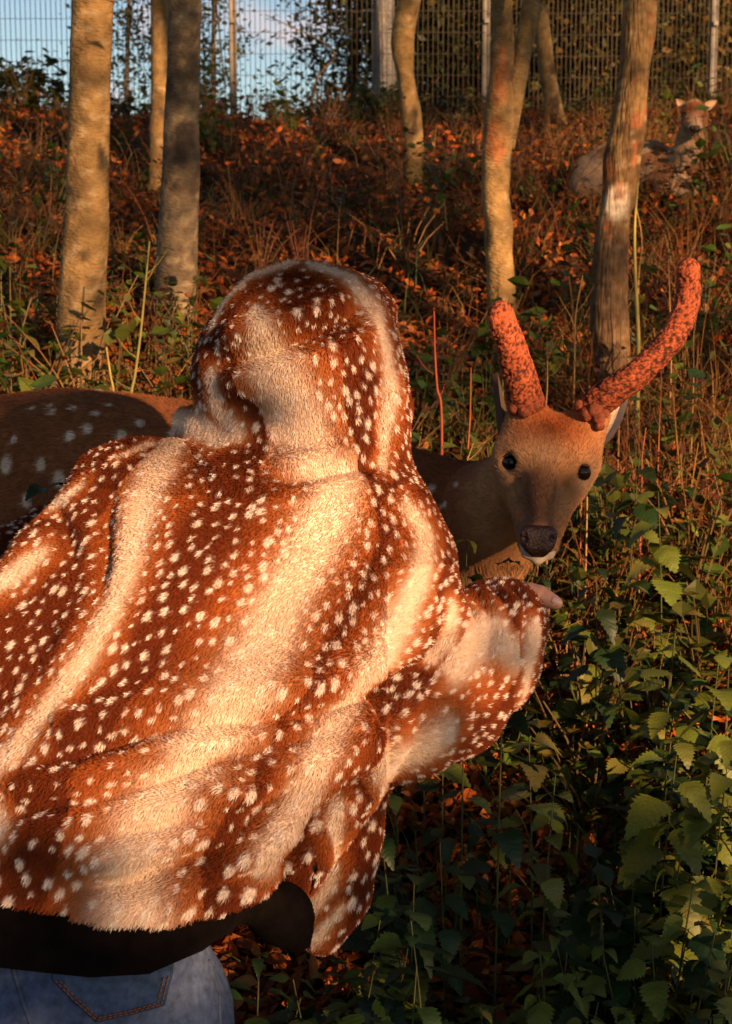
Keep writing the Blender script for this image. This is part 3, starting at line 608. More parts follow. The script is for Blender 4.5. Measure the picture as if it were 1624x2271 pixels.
# ------------------------------------------------------------------ deer
m_hide = mat('deer_hide', rough=0.8, spec=0.15, mott=(40, 0.18), bump=(300, 0.3, 0.004))
m_fur = mat('fur_strand', rough=0.75, spec=0.15, mott=None)
m_eye = mat('deer_eye', (.007, .004, .003), rough=0.10, spec=0.35, mott=None)
m_nose = mat('wet_nose', (.020, .008, .008), rough=0.42, spec=0.35, mott=(80, .25), bump=(260, .8, .004))
m_velvet = mat('antler_velvet', rough=0.8, spec=0.15, mott=(90, .25), bump=(140, .8, .006))
def cam_dir(p): return unit(CAM - p)
def ear(root, base, tip, width, face, cup, outer, inner):
    base, tip, face = np.asarray(base), np.asarray(tip), unit(face); ax = tip - base; L = np.linalg.norm(ax); ax /= L
    side = unit(np.cross(face, ax)); nrm = np.cross(ax, side); V = []; T = []; nu, nv = 9, 14
    for lay in (0, 1):
        for j in range(nv):
            t = j / (nv - 1); w = width * (math.sin(math.pi * min(1, t ** .7 * .93 + .07)) ** .8 + .12 * (1 - t))
            for i in range(nu):
                s = i / (nu - 1) * 2 - 1
                V.append(base + ax * L * t + side * s * w - nrm * (cup * (1 - s * s) * (1 - t * .5)) * width - nrm * lay * .004 * (1 - abs(s)) )
                T.append(np.array(inner) if lay == 0 else np.array(outer))
    f = []
    for lay in (0, 1):
        for j in range(nv - 1):
            for i in range(nu - 1):
                a = lay * nu * nv + j * nu + i; q = (a, a + 1, a + nu + 1, a + nu); f.append(q if lay else q[::-1])
    return put('ear', V, f, m_hide, root, np.array(T))
def eye(root, c, r, look):
    n = 14; V, f = [], []
    look = unit(look); u = unit(np.cross(look, [0.2, 0.1, 1])); w = np.cross(look, u)
    for i in range(n + 1):
        th = math.pi * i / n
        for j in range(20):
            ph = 2 * math.pi * j / 20; V.append(np.asarray(c) + r * (math.cos(th) * look + math.sin(th) * (math.cos(ph) * u + math.sin(ph) * w)))
    for i in range(n):
        for j in range(20): f.append((i * 20 + j, i * 20 + (j + 1) % 20, (i + 1) * 20 + (j + 1) % 20, (i + 1) * 20 + j))
    return put('eye', V, f, m_eye, root)

def lid(root, c, r, look, up, ang, tint):
    look, up = unit(look), unit(np.asarray(up, float)); side = unit(np.cross(look, up)); V, f = [], []; nu, nv = 16, 6
    for j in range(nv):
        th = ang * j / (nv - 1)
        for i in range(nu):
            ph = 2 * math.pi * i / nu; V.append(np.asarray(c) + r * (math.cos(th) * up + math.sin(th) * (math.cos(ph) * look + math.sin(ph) * side)))
    for j in range(nv - 1):
        for i in range(nu): f.append((j * nu + i, j * nu + (i + 1) % nu, (j + 1) * nu + (i + 1) % nu, (j + 1) * nu + i))
    return put('eyelid', V, f, m_hide, root, tint)
GD = float(H(-0.3, 2.9))
stag = empty('spotted_deer', (-0.2, 2.9, GD)); tag(stag, 'standing spotted brown deer with velvet antlers turning its head to the outstretched hand', 'deer')
lo = np.minimum(P(-260, 1500, 3.1), P(1480, 1500, 2.2)); fld = Field((-1.15, 2.24, GD - .05), (0.48, 3.25, 1.46), 0.0055)
F_ = fld
trunk = [(P(-60, 1130, 2.93), .165), (P(60, 1085, 2.92), .182), (P(180, 1080, 2.9), .185), (P(330, 1105, 2.9), .192), (P(480, 1130, 2.9), .197), (P(640, 1150, 2.9), .195), (P(740, 1150, 2.87), .165)]
F_.chain(trunk, .06, (np.array([0, 1, 0]), 1.18))
neck = [(P(740, 1140, 2.87), .155), (P(860, 1140, 2.82), .128), (P(960, 1150, 2.77), .108), (P(1060, 1150, 2.70), .092), (P(1140, 1110, 2.63), .078), (P(1180, 1060, 2.58), .07)]
F_.chain(neck, .05)
F_.chain([(P(880, 1220, 2.8), .10), (P(1060, 1215, 2.68), .062), (P(1130, 1190, 2.62), .05)], .06)          # throat
# head: poll and brow, then the long wedge of the muzzle
F_.cone(P(1190, 968, 2.55), P(1252, 976, 2.55), .048, .048, .04)                                            # poll
F_.cone(P(1172, 1020, 2.50), P(1246, 1030, 2.50), .052, .052, .05)                                            # brow
F_.cone(P(1210, 1020, 2.49), P(1199, 1110, 2.42), .050, .036, .04)
F_.cone(P(1199, 1110, 2.42), P(1195, 1190, 2.37), .036, .027, .03)
F_.cone(P(1183, 1198, 2.37), P(1207, 1200, 2.37), .0245, .0245, .025)                                          # muzzle end
F_.cone(P(1166, 1068, 2.50), P(1184, 1155, 2.43), .042, .021, .045); F_.cone(P(1240, 1076, 2.50), P(1213, 1157, 2.43), .042, .021, .045)   # cheeks
F_.cone(P(1200, 1100, 2.52), P(1194, 1217, 2.40), .044, .020, .035)                                            # jaw
F_.cone(P(1128, 1004, 2.50), P(1152, 1008, 2.475), .022, .016, .03); F_.cone(P(1296, 1028, 2.495), P(1272, 1028, 2.475), .022, .016, .03)                            # brow ridges over the eyes
F_.cone(P(1166, 985, 2.53), P(1167, 898, 2.53), .036, .031, .035); F_.cone(P(1278, 1000, 2.53), P(1318, 922, 2.53), .036, .029, .035)       # pedicles
F_.cone(P(1140, 1075, 2.425), P(1158, 1140, 2.375), .018, .012, .03, None, True); F_.cone(P(1258, 1085, 2.425), P(1234, 1145, 2.375), .018, .012, .03, None, True)
for px, py, D in ((1129, 1026, 2.462), (1296, 1048, 2.458)): F_.ball(P(px, py, D), .016, .012, None, True)      # eye sockets
# legs: front pair under the chest, hind pair with hock pointing back
for dy in (-.075, .085):
    x0 = float(P(650, 1200, 2.9)[0]); y0 = 2.9 + dy; z = GD
    F_.chain([((x0, y0, z + .52), .085), ((x0 + .03, y0, z + .40), .05), ((x0 + .02, y0, z + .24), .030), ((x0 + .015, y0, z + .22), .027), ((x0 + .01, y0, z + .07), .018), ((x0 + .03, y0, z + .035), .021), ((x0 + .05, y0, z + .012), .024)], .03)
    xr = float(P(0, 1200, 2.9)[0]); yy = 2.9 + dy
    F_.chain([((xr, yy, z + .62), .13), ((xr + .09, yy, z + .47), .085), ((xr - .02, yy, z + .34), .048), ((xr - .09, yy, z + .27), .033), ((xr - .07, yy, z + .10), .02), ((xr - .05, yy, z + .04), .022), ((xr - .03, yy, z + .012), .025)], .03)
DV, DQ = F_.mesh(); DV = relax(DV, DQ, 2, .4); DN = vert_normals(DV, DQ); dbvh = bvh_of(DV, DQ)
headC = P(1205, 1040, 2.5)
def px_of(V):
    c, s_ = math.cos(PITCH), math.sin(PITCH); dy, dz = V[:, 1], V[:, 2] - 1.5; fw = dy * c - dz * s_; up = dy * s_ + dz * c
    return np.stack([812 + FPX * V[:, 0] / fw, 1135.5 - FPX * up / fw], 1)
spots_px = [(15, 1030, 20), (92, 1030, 15), (132, 1062, 18), (155, 967, 14), (196, 950, 15), (214, 917, 11), (165, 905, 9), (112, 900, 9), (118, 912, 12), (270, 965, 15), (243, 898, 9), (312, 938, 13), (72, 905, 9), (30, 975, 10), (385, 960, 12), (960, 1082, 14), (1012, 1075, 8), (905, 1100, 11), (985, 1120, 8), (60, 1110, 15), (350, 1010, 14), (210, 1110, 15)]
sp3 = snap(dbvh, [(a, b) for a, b, c in spots_px], 2.8); spr = np.array([c / S(2.75) for a, b, c in spots_px])
ex = DV[(DN[:, 2] > -.2) & (DV[:, 0] < .05) & (DV[:, 2] > GD + .55)]; ex = ex[rng.choice(len(ex), 170)]
kk = [e for e in ex if np.min(np.linalg.norm(sp3 - e, axis=1)) > .06 and (e[1] > 2.9 or px_of(e[None])[0, 1] > 1150)]
sp3 = np.concatenate([sp3, np.array(kk)]); spr = np.concatenate([spr, rng.uniform(.008, .014, len(kk))])
eyeL, eyeR = P(1134, 1026, 2.481), P(1290, 1048, 2.477)
A_fore, A_brow, A_bridge, A_muz, A_chin = snap(dbvh, [(1228, 945), (1195, 1005), (1192, 1085), (1193, 1140), (1192, 1236)], 2.45)
def deer_tint(V):
    n1 = vnoise(V, 18, 71, 3)[:, None]; body = np.array([.17, .060, .022]) * (0.75 + .5 * n1)
    under = sstep(.0, -.10, V[:, 2] - (GD + .60))[:, None]; t = body * (1 - under) + np.array([.42, .30, .19]) * under
    hz = sstep(.02, .30, V[:, 0])[:, None]; thr = hz * sstep(1.10, .98, V[:, 2])[:, None]     # pale throat
    t = t * (1 - .8 * thr) + np.array([.36, .22, .11]) * .8 * thr
    i, d = nearest(V, sp3); dv = V - sp3[i]; d = np.sqrt(dv[:, 0] ** 2 * 1.5 + dv[:, 1] ** 2 + dv[:, 2] ** 2 * .55); w = sstep(1.05, .55, d / spr[i])[:, None] * .85
    t = t * (1 - w) + np.array([.62, .50, .38]) * w
    hd = sstep(.20, .13, np.linalg.norm((V - headC) * [1, .8, .75], axis=1))[:, None] * sstep(2.66, 2.58, V[:, 1])[:, None]
    h = np.tile([.31, .155, .066], (len(V), 1)) * (.8 + .4 * vnoise(V, 60, 12, 2)[:, None])
    def blob(c, r, col, k, sc=(1, 1, 1)):
        nonlocal h
        w = (np.exp(-((np.linalg.norm((V - c) * sc, axis=1) / r) ** 2)) * k)[:, None]; h = h * (1 - w) + np.array(col) * w
    blob(A_fore, .062, (.31, .075, .016), 1.0, (.85, .6, 1)); blob(A_brow, .040, (.42, .26, .13), .65, (.7, 1, 1.4)); blob(A_bridge, .042, (.10, .045, .025), .9, (1.5, .6, .8))
    blob(A_muz, .048, (.105, .05, .03), .85); blob(A_chin, .022, (.60, .50, .40), 1.0, (.8, .5, 1.6))
    for e in (eyeL, eyeR):
        blob(e, .030, (.38, .25, .15), .6); blob(e + np.array([0, 0, -.02]), .018, (.42, .30, .19), .5); blob(e, .0185, (.02, .012, .008), 1.0); blob(e + (A_bridge - e) * .35 + np.array([0, 0, -.012]), .010, (.09, .045, .028), .7)
    return t * (1 - hd) + h * hd
body = put('body', DV, DQ, m_hide, stag, deer_tint(DV))
# short coat
wgt = np.where((DN * rows_unit(CAM - DV)).sum(1) > -.25, 1.0, .04); wgt *= np.where(DV[:, 0] > .02, 2.6, 1.0)
k, T, bc = surf_points(DV, DQ, 130000, wgt)
rt_ = (DV[T[k]] * bc[..., None]).sum(1); nm = rows_unit((DN[T[k]] * bc[..., None]).sum(1))
noseP = P(1194, 1200, 2.34)
keep = (np.linalg.norm(rt_ - eyeL, axis=1) > .0185) & (np.linalg.norm(rt_ - eyeR, axis=1) > .0185) & (np.linalg.norm((rt_ - noseP) * [1, .6, 1.05], axis=1) > .030)
rt_, nm = rt_[keep], nm[keep]; n = len(rt_)
hdm = np.linalg.norm(rt_ - headC, axis=1) < .22
fl = np.where(hdm[:, None], rt_ - noseP, np.array([-1.0, .1, -.45])); ln = np.where(hdm, .007, .012) * rng.uniform(.7, 1.3, n)
ln = np.where((rt_[:, 0] > .15) & (rt_[:, 2] < 1.05), ln * 2.2, ln)
fl = np.where(((rt_[:, 0] > .12) & (rt_[:, 2] < 1.06) & ~hdm)[:, None], np.array([.25, -.3, -1.0]), fl)
fur('coat', body, rt_, nm, fl, ln, deer_tint(rt_) * rng.uniform(.6, 1.4, (n, 1)), .00045, .00012, rng.uniform(.2, .5, n), .16, m_fur, 3)
eye(stag, eyeL, .0172, CAM - eyeL + np.array([-.8, 0, 0])); eye(stag, eyeR, .0172, CAM - eyeR + np.array([.8, 0, 0]))
for e_, sx in ((eyeL, -1), (eyeR, 1)):
    lk = unit(CAM - e_ + np.array([.8 * sx, 0, 0])); lid(stag, e_, .0185, lk, unit(np.array([.15 * sx, .2, 1.0]) + lk * .45), R(50), (.045, .022, .013)); lid(stag, e_, .0184, lk, unit(np.array([-.35 * sx, .2, -1.0]) + lk * .15), R(46), (.07, .035, .02))
# nose pad with nostrils
nf = Field(P(1193, 1198, 2.34) - .05, P(1193, 1198, 2.34) + .05, .0018)
nsq = (np.array([0, 1, -.35]), 1.55)
nf.cone(P(1172, 1183, 2.338), P(1217, 1185, 2.338), .0145, .0145, .012, nsq); nf.cone(P(1178, 1206, 2.338), P(1210, 1207, 2.338), .0150, .0150, .014, nsq); nf.cone(P(1186, 1222, 2.343), P(1201, 1223, 2.343), .010, .010, .012, nsq)
for px, d in ((1167, -1), (1222, 1)):
    nf.cone(P(px + 3 * d, 1180, 2.325), P(px + 4 * d, 1196, 2.328), .0045, .0060, .004, None, True)
NV, NQ = nf.mesh(); put('nose', NV, NQ, m_nose, stag)
jf = Field(P(1193, 1236, 2.36) - .05, P(1193, 1236, 2.36) + .05, .002)
jf.chain([(P(1157, 1205, 2.362), .005), (P(1168, 1226, 2.358), .008), (P(1192, 1238, 2.354), .0095), (P(1218, 1228, 2.358), .008), (P(1233, 1206, 2.362), .005)], .008)
JV, JQ = jf.mesh(); put('lower_lip', JV, JQ, m_hide, stag, (.46, .37, .29))
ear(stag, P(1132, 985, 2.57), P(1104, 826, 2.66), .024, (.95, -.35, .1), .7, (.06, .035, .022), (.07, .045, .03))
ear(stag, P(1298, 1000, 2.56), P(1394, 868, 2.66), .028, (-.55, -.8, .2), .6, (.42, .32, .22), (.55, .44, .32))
def antler(path_px, D, rad_px, seed, burr):
    A = np.array([[*P(x, y, D + dd), r / S(D)] for (x, y, dd), r in zip(path_px, rad_px)]); A = spline(A, 150); seg = 56
    end = A[-1, 3]; capn = 10                                            # rounded tip
    d = unit(A[-1, :3] - A[-4, :3]); cap = [[*(A[-1, :3] + d * end * math.sin(t)), max(end * math.cos(t), .0008)] for t in np.linspace(.15, 1.55, capn)]
    A = np.concatenate([A, cap]); V, f = tube(A[:, :3], A[:, 3], seg); n = len(A) * seg
    c = np.repeat(A[:, :3], seg, 0); r = np.repeat(A[:, 3], seg); nr = rows_unit(V[:n] - c)
    kp = V[rng.choice(n, 3000)]; i, d1 = nearest(V[:n], kp); bmp = sstep(.0038, .0006, d1 + .0007 * rng.normal(0, 1, 3000)[i])
    n2 = vnoise(V[:n], 60, seed, 2); V[:n] += nr * ((bmp - .45) * .0020 + (n2 - .5) * .0055)[:, None]
    tt = np.array([.055, .016, .010]) * (1 - bmp[:, None]) + np.array([.36, .085, .033]) * bmp[:, None]; tt *= (.75 + .5 * n2[:, None])
    al = np.repeat(np.linspace(0, 1, len(A)), seg)[:, None]; tt = tt * (.62 + .38 * sstep(.05, .5, al)); tt = np.concatenate([tt, tt[-2:]])
    b = Bag(); b.add(V, f, tt)
    for (x, y, rr, dd) in burr:
        cc = P(x, y, D + dd); rr = rr / S(D); m = 10; VV, ff = tube([cc + [0, 0, rr * math.cos(a)] for a in np.linspace(math.pi, 0, m)], [max(rr * math.sin(a), .0005) for a in np.linspace(math.pi, 0, m)], 14)
        VV = cc + (VV - cc) * (1 + .3 * (vnoise(VV, 120, seed, 2) - .5))[:, None]; kk = vnoise(VV, 200, seed + 3, 2)[:, None]; b.add(VV, ff, np.array([.07, .022, .014]) * (1 - kk) + np.array([.26, .07, .03]) * kk)
    return b.put('antler', m_velvet, stag)
antler([(1168, 905, 0), (1160, 868, -.01), (1146, 810, -.02), (1128, 750, -.03), (1114, 710, -.03), (1110, 695, -.03)], 2.52, [41, 39, 35, 31, 29, 28], 81, [(1140, 905, 14, -.02), (1162, 913, 15, -.03), (1186, 900, 15, -.025), (1190, 880, 13, -.01), (1172, 900, 14, -.03)])
antler([(1298, 918, 0), (1335, 885, -.01), (1390, 846, -.02), (1440, 806, -.02), (1490, 748, -.02), (1515, 700, -.01), (1526, 650, 0), (1528, 596, 0)], 2.52, [30, 34, 31, 29, 28, 27, 26, 24], 82,
       [(1285, 900, 14, -.01), (1300, 918, 16, -.025), (1318, 910, 17, -.03), (1328, 928, 15, -.03), (1330, 944, 12, -.032), (1338, 915, 15, -.02)])

# ------------------------------------------------------------------ the resting deer
GD2 = float(H(1.35, 7.0)); doe = empty('resting_deer', (1.35, 7.0, GD2)); tag(doe, 'pale spotted deer lying on the bank behind the scarred tree with its head up', 'deer')
f2 = Field((.9, 6.4, GD2 - .15), (1.95, 7.5, 2.75), .009)
f2.chain([(P(1312, 388, 7.1), .095), (P(1370, 375, 7.08), .122), (P(1440, 375, 7.03), .118), (P(1488, 390, 6.98), .085)], .06)
f2.cone(P(1300, 405, 6.98), P(1360, 412, 6.92), .075, .05, .05); f2.cone(P(1470, 415, 6.9), P(1530, 420, 6.85), .055, .04, .05)
f2.chain([(P(1494, 378, 6.95), .078), (P(1520, 345, 6.9), .058), (P(1532, 305, 6.88), .05), (P(1540, 272, 6.88), .048)], .04)
f2.cone(P(1541, 250, 6.87), P(1541, 268, 6.8), .056, .047, .04); f2.cone(P(1541, 268, 6.8), P(1541, 284, 6.74), .044, .029, .03); f2.ball(P(1541, 292, 6.76), .024, .02)
V2, Q2 = f2.mesh(); V2 = relax(V2, Q2, 2)
def doe_tint(V):
    n1 = vnoise(V, 11, 90, 3)[:, None]; n2 = sstep(.5, .62, vnoise(V, 17, 93, 2))[:, None]
    t = np.array([.36, .25, .16]) * (.8 + .4 * n1); t = t * (1 - .8 * n2) + np.array([.19, .075, .03]) * .8 * n2
    c = P(1541, 244, 6.8); w = np.exp(-(np.linalg.norm(V - c, axis=1) / .065) ** 2)[:, None]; t = t * (1 - w) + np.array([.17, .055, .02]) * w
    nk = (sstep(1.56, 1.6, V[:, 0]) * sstep(2.36, 2.30, V[:, 2]))[:, None]; t = t * (1 - nk) + np.array([.36, .27, .18]) * nk
    c = P(1541, 285, 6.72); w = np.exp(-(np.linalg.norm(V - c, axis=1) / .035) ** 2)[:, None]; return t * (1 - w) + np.array([.34, .26, .19]) * w
b2 = put('body', V2, Q2, m_hide, doe, doe_tint(V2))
N2 = vert_normals(V2, Q2); k, T, bc = surf_points(V2, Q2, 22000); r2 = (V2[T[k]] * bc[..., None]).sum(1); n2 = rows_unit((N2[T[k]] * bc[..., None]).sum(1)); n = len(r2)
fur('coat', b2, r2, n2, np.tile([-.6, .1, -.6], (n, 1)), rng.uniform(.012, .022, n), doe_tint(r2) * rng.uniform(.75, 1.25, (n, 1)), .0012, .0004, np.full(n, .3), .2, m_fur, 3)
eye(doe, P(1523, 261, 6.805), .017, (-.6, -1, 0)); eye(doe, P(1561, 261, 6.805), .017, (.6, -1, 0))
nz_ = Field(P(1541, 287, 6.7) - .05, P(1541, 287, 6.7) + .05, .004); nz_.cone(P(1535, 284, 6.712), P(1547, 284, 6.712), .013, .013, .01); nz_.ball(P(1541, 289, 6.715), .012, .01); a, b_ = nz_.mesh(); put('nose', a, b_, m_nose, doe)
ear(doe, P(1520, 240, 6.9), P(1500, 218, 6.92), .018, (-.2, -1, .1), .5, (.25, .15, .09), (.36, .24, .15)); ear(doe, P(1562, 240, 6.9), P(1592, 222, 6.92), .018, (.2, -1, .1), .5, (.25, .15, .09), (.36, .24, .15))

# ------------------------------------------------------------------ the person
FWD = np.array([0, 1.0, 0])
person = empty('person', (-0.33, 1.78, float(H(-.33, 1.78))))
tag(person, 'person in a furry fawn spotted hooded jacket and jeans reaching one hand to the deer', 'person')
m_skin = mat('skin', (.62, .30, .20), rough=0.5, spec=0.35, mott=(60, .10), bump=(260, .25, .002))
m_cloth = mat('fur_backing', rough=0.95, spec=0.05, mott=(60, .15))
m_pile = mat('fawn_pile', rough=0.8, spec=0.06, mott=None)
m_rib = mat('black_rib_knit', (.0045, .0030, .0030), rough=0.95, spec=0.05, mott=(50, .3), bump=(1, .6, .003, (420, 420, 6)))
# body under the clothes: one skin surface, the hand with five fingers
gz = float(H(-.33, 1.78)); hipL, hipR = P(90, 2170, 1.74), P(320, 2160, 1.78)
bf = Field((-.85, 1.35, gz - .02), (.34, 2.45, 1.62), .011)
bf.chain([(P(205, 2120, 1.79), .085), (P(330, 1780, 1.82), .11), (P(500, 1500, 1.88), .135), (P(640, 1240, 1.96), .12), (P(700, 1120, 1.98), .055), (P(700, 960, 2.0), .055)], .05)
bf.cone(P(690, 800, 2.0), P(705, 900, 2.03), .085, .07, .04); bf.cone(P(712, 850, 2.1), P(714, 880, 2.115), .012, .015, .015); bf.cone(P(700, 925, 2.085), P(730, 925, 2.085), .008, .008, .01)
for q in (660, 752): bf.ball(P(q, 850, 2.075), .014, .012, None, True); bf.ball(P(q, 850, 2.07), .010, .004)
for q in (575, 800): bf.ball(P(q, 860, 2.02), .022, .01)
bf.chain([(P(860, 1230, 1.99), .06), (P(890, 1580, 1.9), .045), (P(1090, 1410, 2.1), .034), (P(1160, 1345, 2.21), .026)], .03)
bf.chain([(P(300, 1130, 2.0), .06), (P(60, 1420, 1.95), .045), (P(30, 1330, 2.15), .034), (P(70, 1290, 2.24), .03), (P(90, 1280, 2.3), .035)], .03)
for sx, hp in ((-.09, hipL), (.06, hipR)):
    bf.chain([(hp + [0, .02, -.06], .075), ((hp[0] + sx * .3, 1.80, gz + .47), .058), ((hp[0] + sx * .4, 1.76, gz + .10), .036), ((hp[0] + sx * .4, 1.83, gz + .04), .035)], .04)
BV, BQ = bf.mesh()
hf = Field(P(1165, 1345, 2.2) - [.05, .06, .08], P(1200, 1345, 2.2) + [.11, .17, .06], .0022)
W = P(1150, 1352, 2.19)
hf.cone(W, P(1182, 1332, 2.215), .023, .024, .015)                                              # wrist to palm
hf.cone(P(1180, 1335, 2.22), P(1196, 1352, 2.27), .022, .018, .02, ((.3, .2, 1), 1.3))
hf.chain([(P(1176, 1318, 2.20), .019), (P(1197, 1322, 2.195), .0160), (P(1206, 1326, 2.192), .0112), (P(1214, 1329, 2.19), .0122), (P(1230, 1336, 2.186), .0100), (P(1237, 1339, 2.185), .0078)], .006)     # thumb
for i, (dx, L) in enumerate(((0, .9), (8, 1.0), (15, .94), (21, .76))):                         # four fingers reach on, gently curled
    x0, y0, D0 = 1186 + dx * .55, 1350 + dx * .9, 2.275 - i * .006
    hf.chain([(P(x0, y0, D0), .0095), (P(x0 + 4, y0 + 3, D0 + .035 * L), .0088), (P(x0 + 6, y0 - 1, D0 + .062 * L), .008), (P(x0 + 6, y0 - 11, D0 + .080 * L), .0068)], .004)
HV, HQ = hf.mesh()
# the nail is a slight flat at the thumb's end
skin = put('body', np.concatenate([BV, HV]), np.concatenate([BQ, HQ + len(BV)]), m_skin, person)
nl = []; tip = P(1235, 1334, 2.176); e1 = unit(P(1240, 1338, 2.18) - P(1222, 1330, 2.18)); e2 = unit(np.cross(e1, [-.1, 1, -.3])); e3 = np.cross(e1, e2); e3 = e3 if e3[1] < 0 else -e3
V = [tip + e1 * (.0075 * u) + e2 * (.0052 * w * (1 - .25 * u * u)) + e3 * (.0015 * (1 - w * w)) for u in np.linspace(-1, 1, 6) for w in np.linspace(-1, 1, 6)]
put('thumbnail', V, [(i * 6 + j, i * 6 + j + 1, (i + 1) * 6 + j + 1, (i + 1) * 6 + j) for i in range(5) for j in range(5)], mat('nail', (.72, .42, .34), rough=.3, spec=.5, mott=None), person)

# the jacket: torso, hood and sleeves in one blended surface
jk = Field((-.92, 1.38, .58), (.42, 2.42, 1.66), .0062)
SQ = (np.array([0, 1, -.25]), 1.40)
jk.chain([(P(215, 1990, 1.74), .188), (P(255, 1930, 1.74), .205), (P(365, 1750, 1.77), .222), (P(500, 1540, 1.82), .232), (P(590, 1360, 1.88), .220), (P(650, 1230, 1.93), .190), (P(690, 1150, 1.96), .15)], .05, SQ)
jk.cone(P(345, 1120, 1.98), P(620, 1140, 1.97), .086, .10, .06); jk.cone(P(620, 1140, 1.97), P(868, 1240, 1.98), .10, .082, .06)
jk.chain([(P(730, 1120, 1.97), .105), (P(735, 1040, 1.97), .088)], .05)
jk.chain([(P(668, 795, 2.0), .137), (P(690, 870, 2.0), .133), (P(722, 950, 1.99), .117), (P(742, 1040, 1.98), .083)], .02)       # hood
jk.cone(P(585, 850, 1.98), P(650, 985, 1.955), .078, .078, .05); jk.cone(P(562, 850, 2.0), P(612, 962, 1.975), .070, .074, .05)
jk.chain([(P(745, 735, 2.10), .095), (P(778, 850, 2.11), .080), (P(800, 970, 2.09), .055), (P(785, 1060, 2.05), .05)], .03)          # hood's front edge
jk.chain([(P(420, 938, 2.03), .026), (P(480, 965, 1.98), .036), (P(545, 1015, 1.92), .032), (P(610, 1060, 1.90), .028)], .016)     # collar roll
jk.chain([(P(268, 1120, 1.99), .074), (P(150, 1310, 1.93), .080), (P(20, 1490, 1.87), .092), (P(-90, 1600, 1.86), .10)], .07)     # left sleeve
jk.chain([(P(-90, 1600, 1.86), .10), (P(-30, 1400, 2.03), .085), (P(45, 1280, 2.16), .072), (P(120, 1190, 2.2), .05)], .03)
jk.chain([(P(880, 1265, 1.98), .078), (P(908, 1400, 1.94), .082), (P(890, 1560, 1.89), .094)], .03)                                # right upper arm
jk.chain([(P(890, 1590, 1.90), .092), (P(985, 1525, 1.97), .094), (P(1060, 1448, 2.06), .093), (P(1106, 1390, 2.14), .076), (P(1142, 1356, 2.19), .050)], .022)
jk.chain([(P(790, 1700, 1.96), .058), (P(755, 1860, 1.96), .056), (P(738, 1985, 1.95), .050), (P(716, 2070, 1.94), .034)], .03)     # the front hanging down
jk.chain([(P(720, 1820, 1.945), .050), (P(690, 1930, 1.94), .046), (P(705, 2000, 1.94), .040)], .03)
jk.chain([(P(340, 1190, 1.955), .09), (P(255, 1380, 1.905), .10), (P(140, 1560, 1.865), .10)], .07)                        # cloth between back and left sleeve
jk.F += .0035
hem_n = unit(np.array([-.06, .10, -1.0]))
# fur ends at the waistband
JV, JQ = jk.mesh(); JV = relax(JV, JQ, 3, .5)
fc = px_of(JV[JQ].mean(1)); hem_line = np.interp(fc[:, 0], [-400, 0, 120, 250, 400, 500, 590, 640, 660, 700, 760], [1990, 2008, 2022, 2052, 2048, 2020, 1970, 1945, 1925, 1890, 1840])
fy = JV[JQ].mean(1); JQ = JQ[~((fc[:, 1] > hem_line) & (fy[:, 2] < 1.1) & ((fy[:, 1] < 1.87) | (fc[:, 0] < 600)) & (fc[:, 0] < 690))]
used = np.unique(JQ); remap = np.full(len(JV), -1); remap[used] = np.arange(len(used)); JV = JV[used]; JQ = remap[JQ]
JN = vert_normals(JV, JQ); jb = bvh_of(JV, JQ)
# creases and overhanging folds, each along a line on the cloth: (points, depth, width, bulge below)
folds = [([(60, 1705), (153, 1688), (273, 1652), (382, 1620), (546, 1604), (690, 1585), (820, 1545), (900, 1490)], .020, .016, .016),
         ([(380, 1700), (453, 1684), (546, 1668), (690, 1636), (800, 1600)], .016, .013, .010), ([(-20, 1812), (55, 1797), (229, 1770), (355, 1732), (500, 1694), (600, 1680)], .018, .015, .014),
         ([(120, 1870), (300, 1840), (470, 1805), (560, 1795), (640, 1760)], .008, .013, .008), ([(150, 1975), (300, 1961), (410, 1917), (491, 1885), (560, 1825), (640, 1740)], .017, .015, .014),
         ([(430, 1985), (546, 1934), (600, 1890)], .013, .012, .010), ([(625, 1950), (650, 1900), (710, 1814), (790, 1745), (860, 1690)], .022, .018, .008),
         ([(1010, 1385), (960, 1460), (900, 1510), (850, 1555), (845, 1640)], .022, .018, .006), ([(868, 1600), (858, 1660), (840, 1725)], .02, .015, .006),
         ([(480, 800), (540, 790), (600, 775), (690, 745), (775, 700), (810, 670)], .019, .013, .015), ([(600, 1062), (660, 1062), (740, 1040), (835, 1030)], .012, .012, .006),
         ([(845, 1020), (842, 930), (850, 830)], .010, .012, .004), ([(500, 900), (560, 905), (620, 920)], .006, .012, .005),
         ([(252, 1060), (246, 1130), (238, 1230), (225, 1330)], .005, .013, .003), ([(440, 1000), (455, 1080), (470, 1150)], .004, .018, .004),
         ([(1090, 1290), (1120, 1360), (1125, 1450)], .012, .013, .006), ([(1130, 1290), (1160, 1360), (1150, 1470)], .010, .012, .006), ([(1050, 1310), (1085, 1380), (1090, 1470)], .008, .013, .006),
         ([(905, 1600), (940, 1560), (1000, 1545)], .010, .016, .006), ([(730, 1790), (745, 1880), (720, 1960)], .007, .014, .004), ([(760, 1780), (800, 1800), (790, 1860)], .006, .016, .002), ([(130, 1120), (150, 1180), (170, 1250)], .005, .012, .003)]
disp = np.zeros(len(JV))
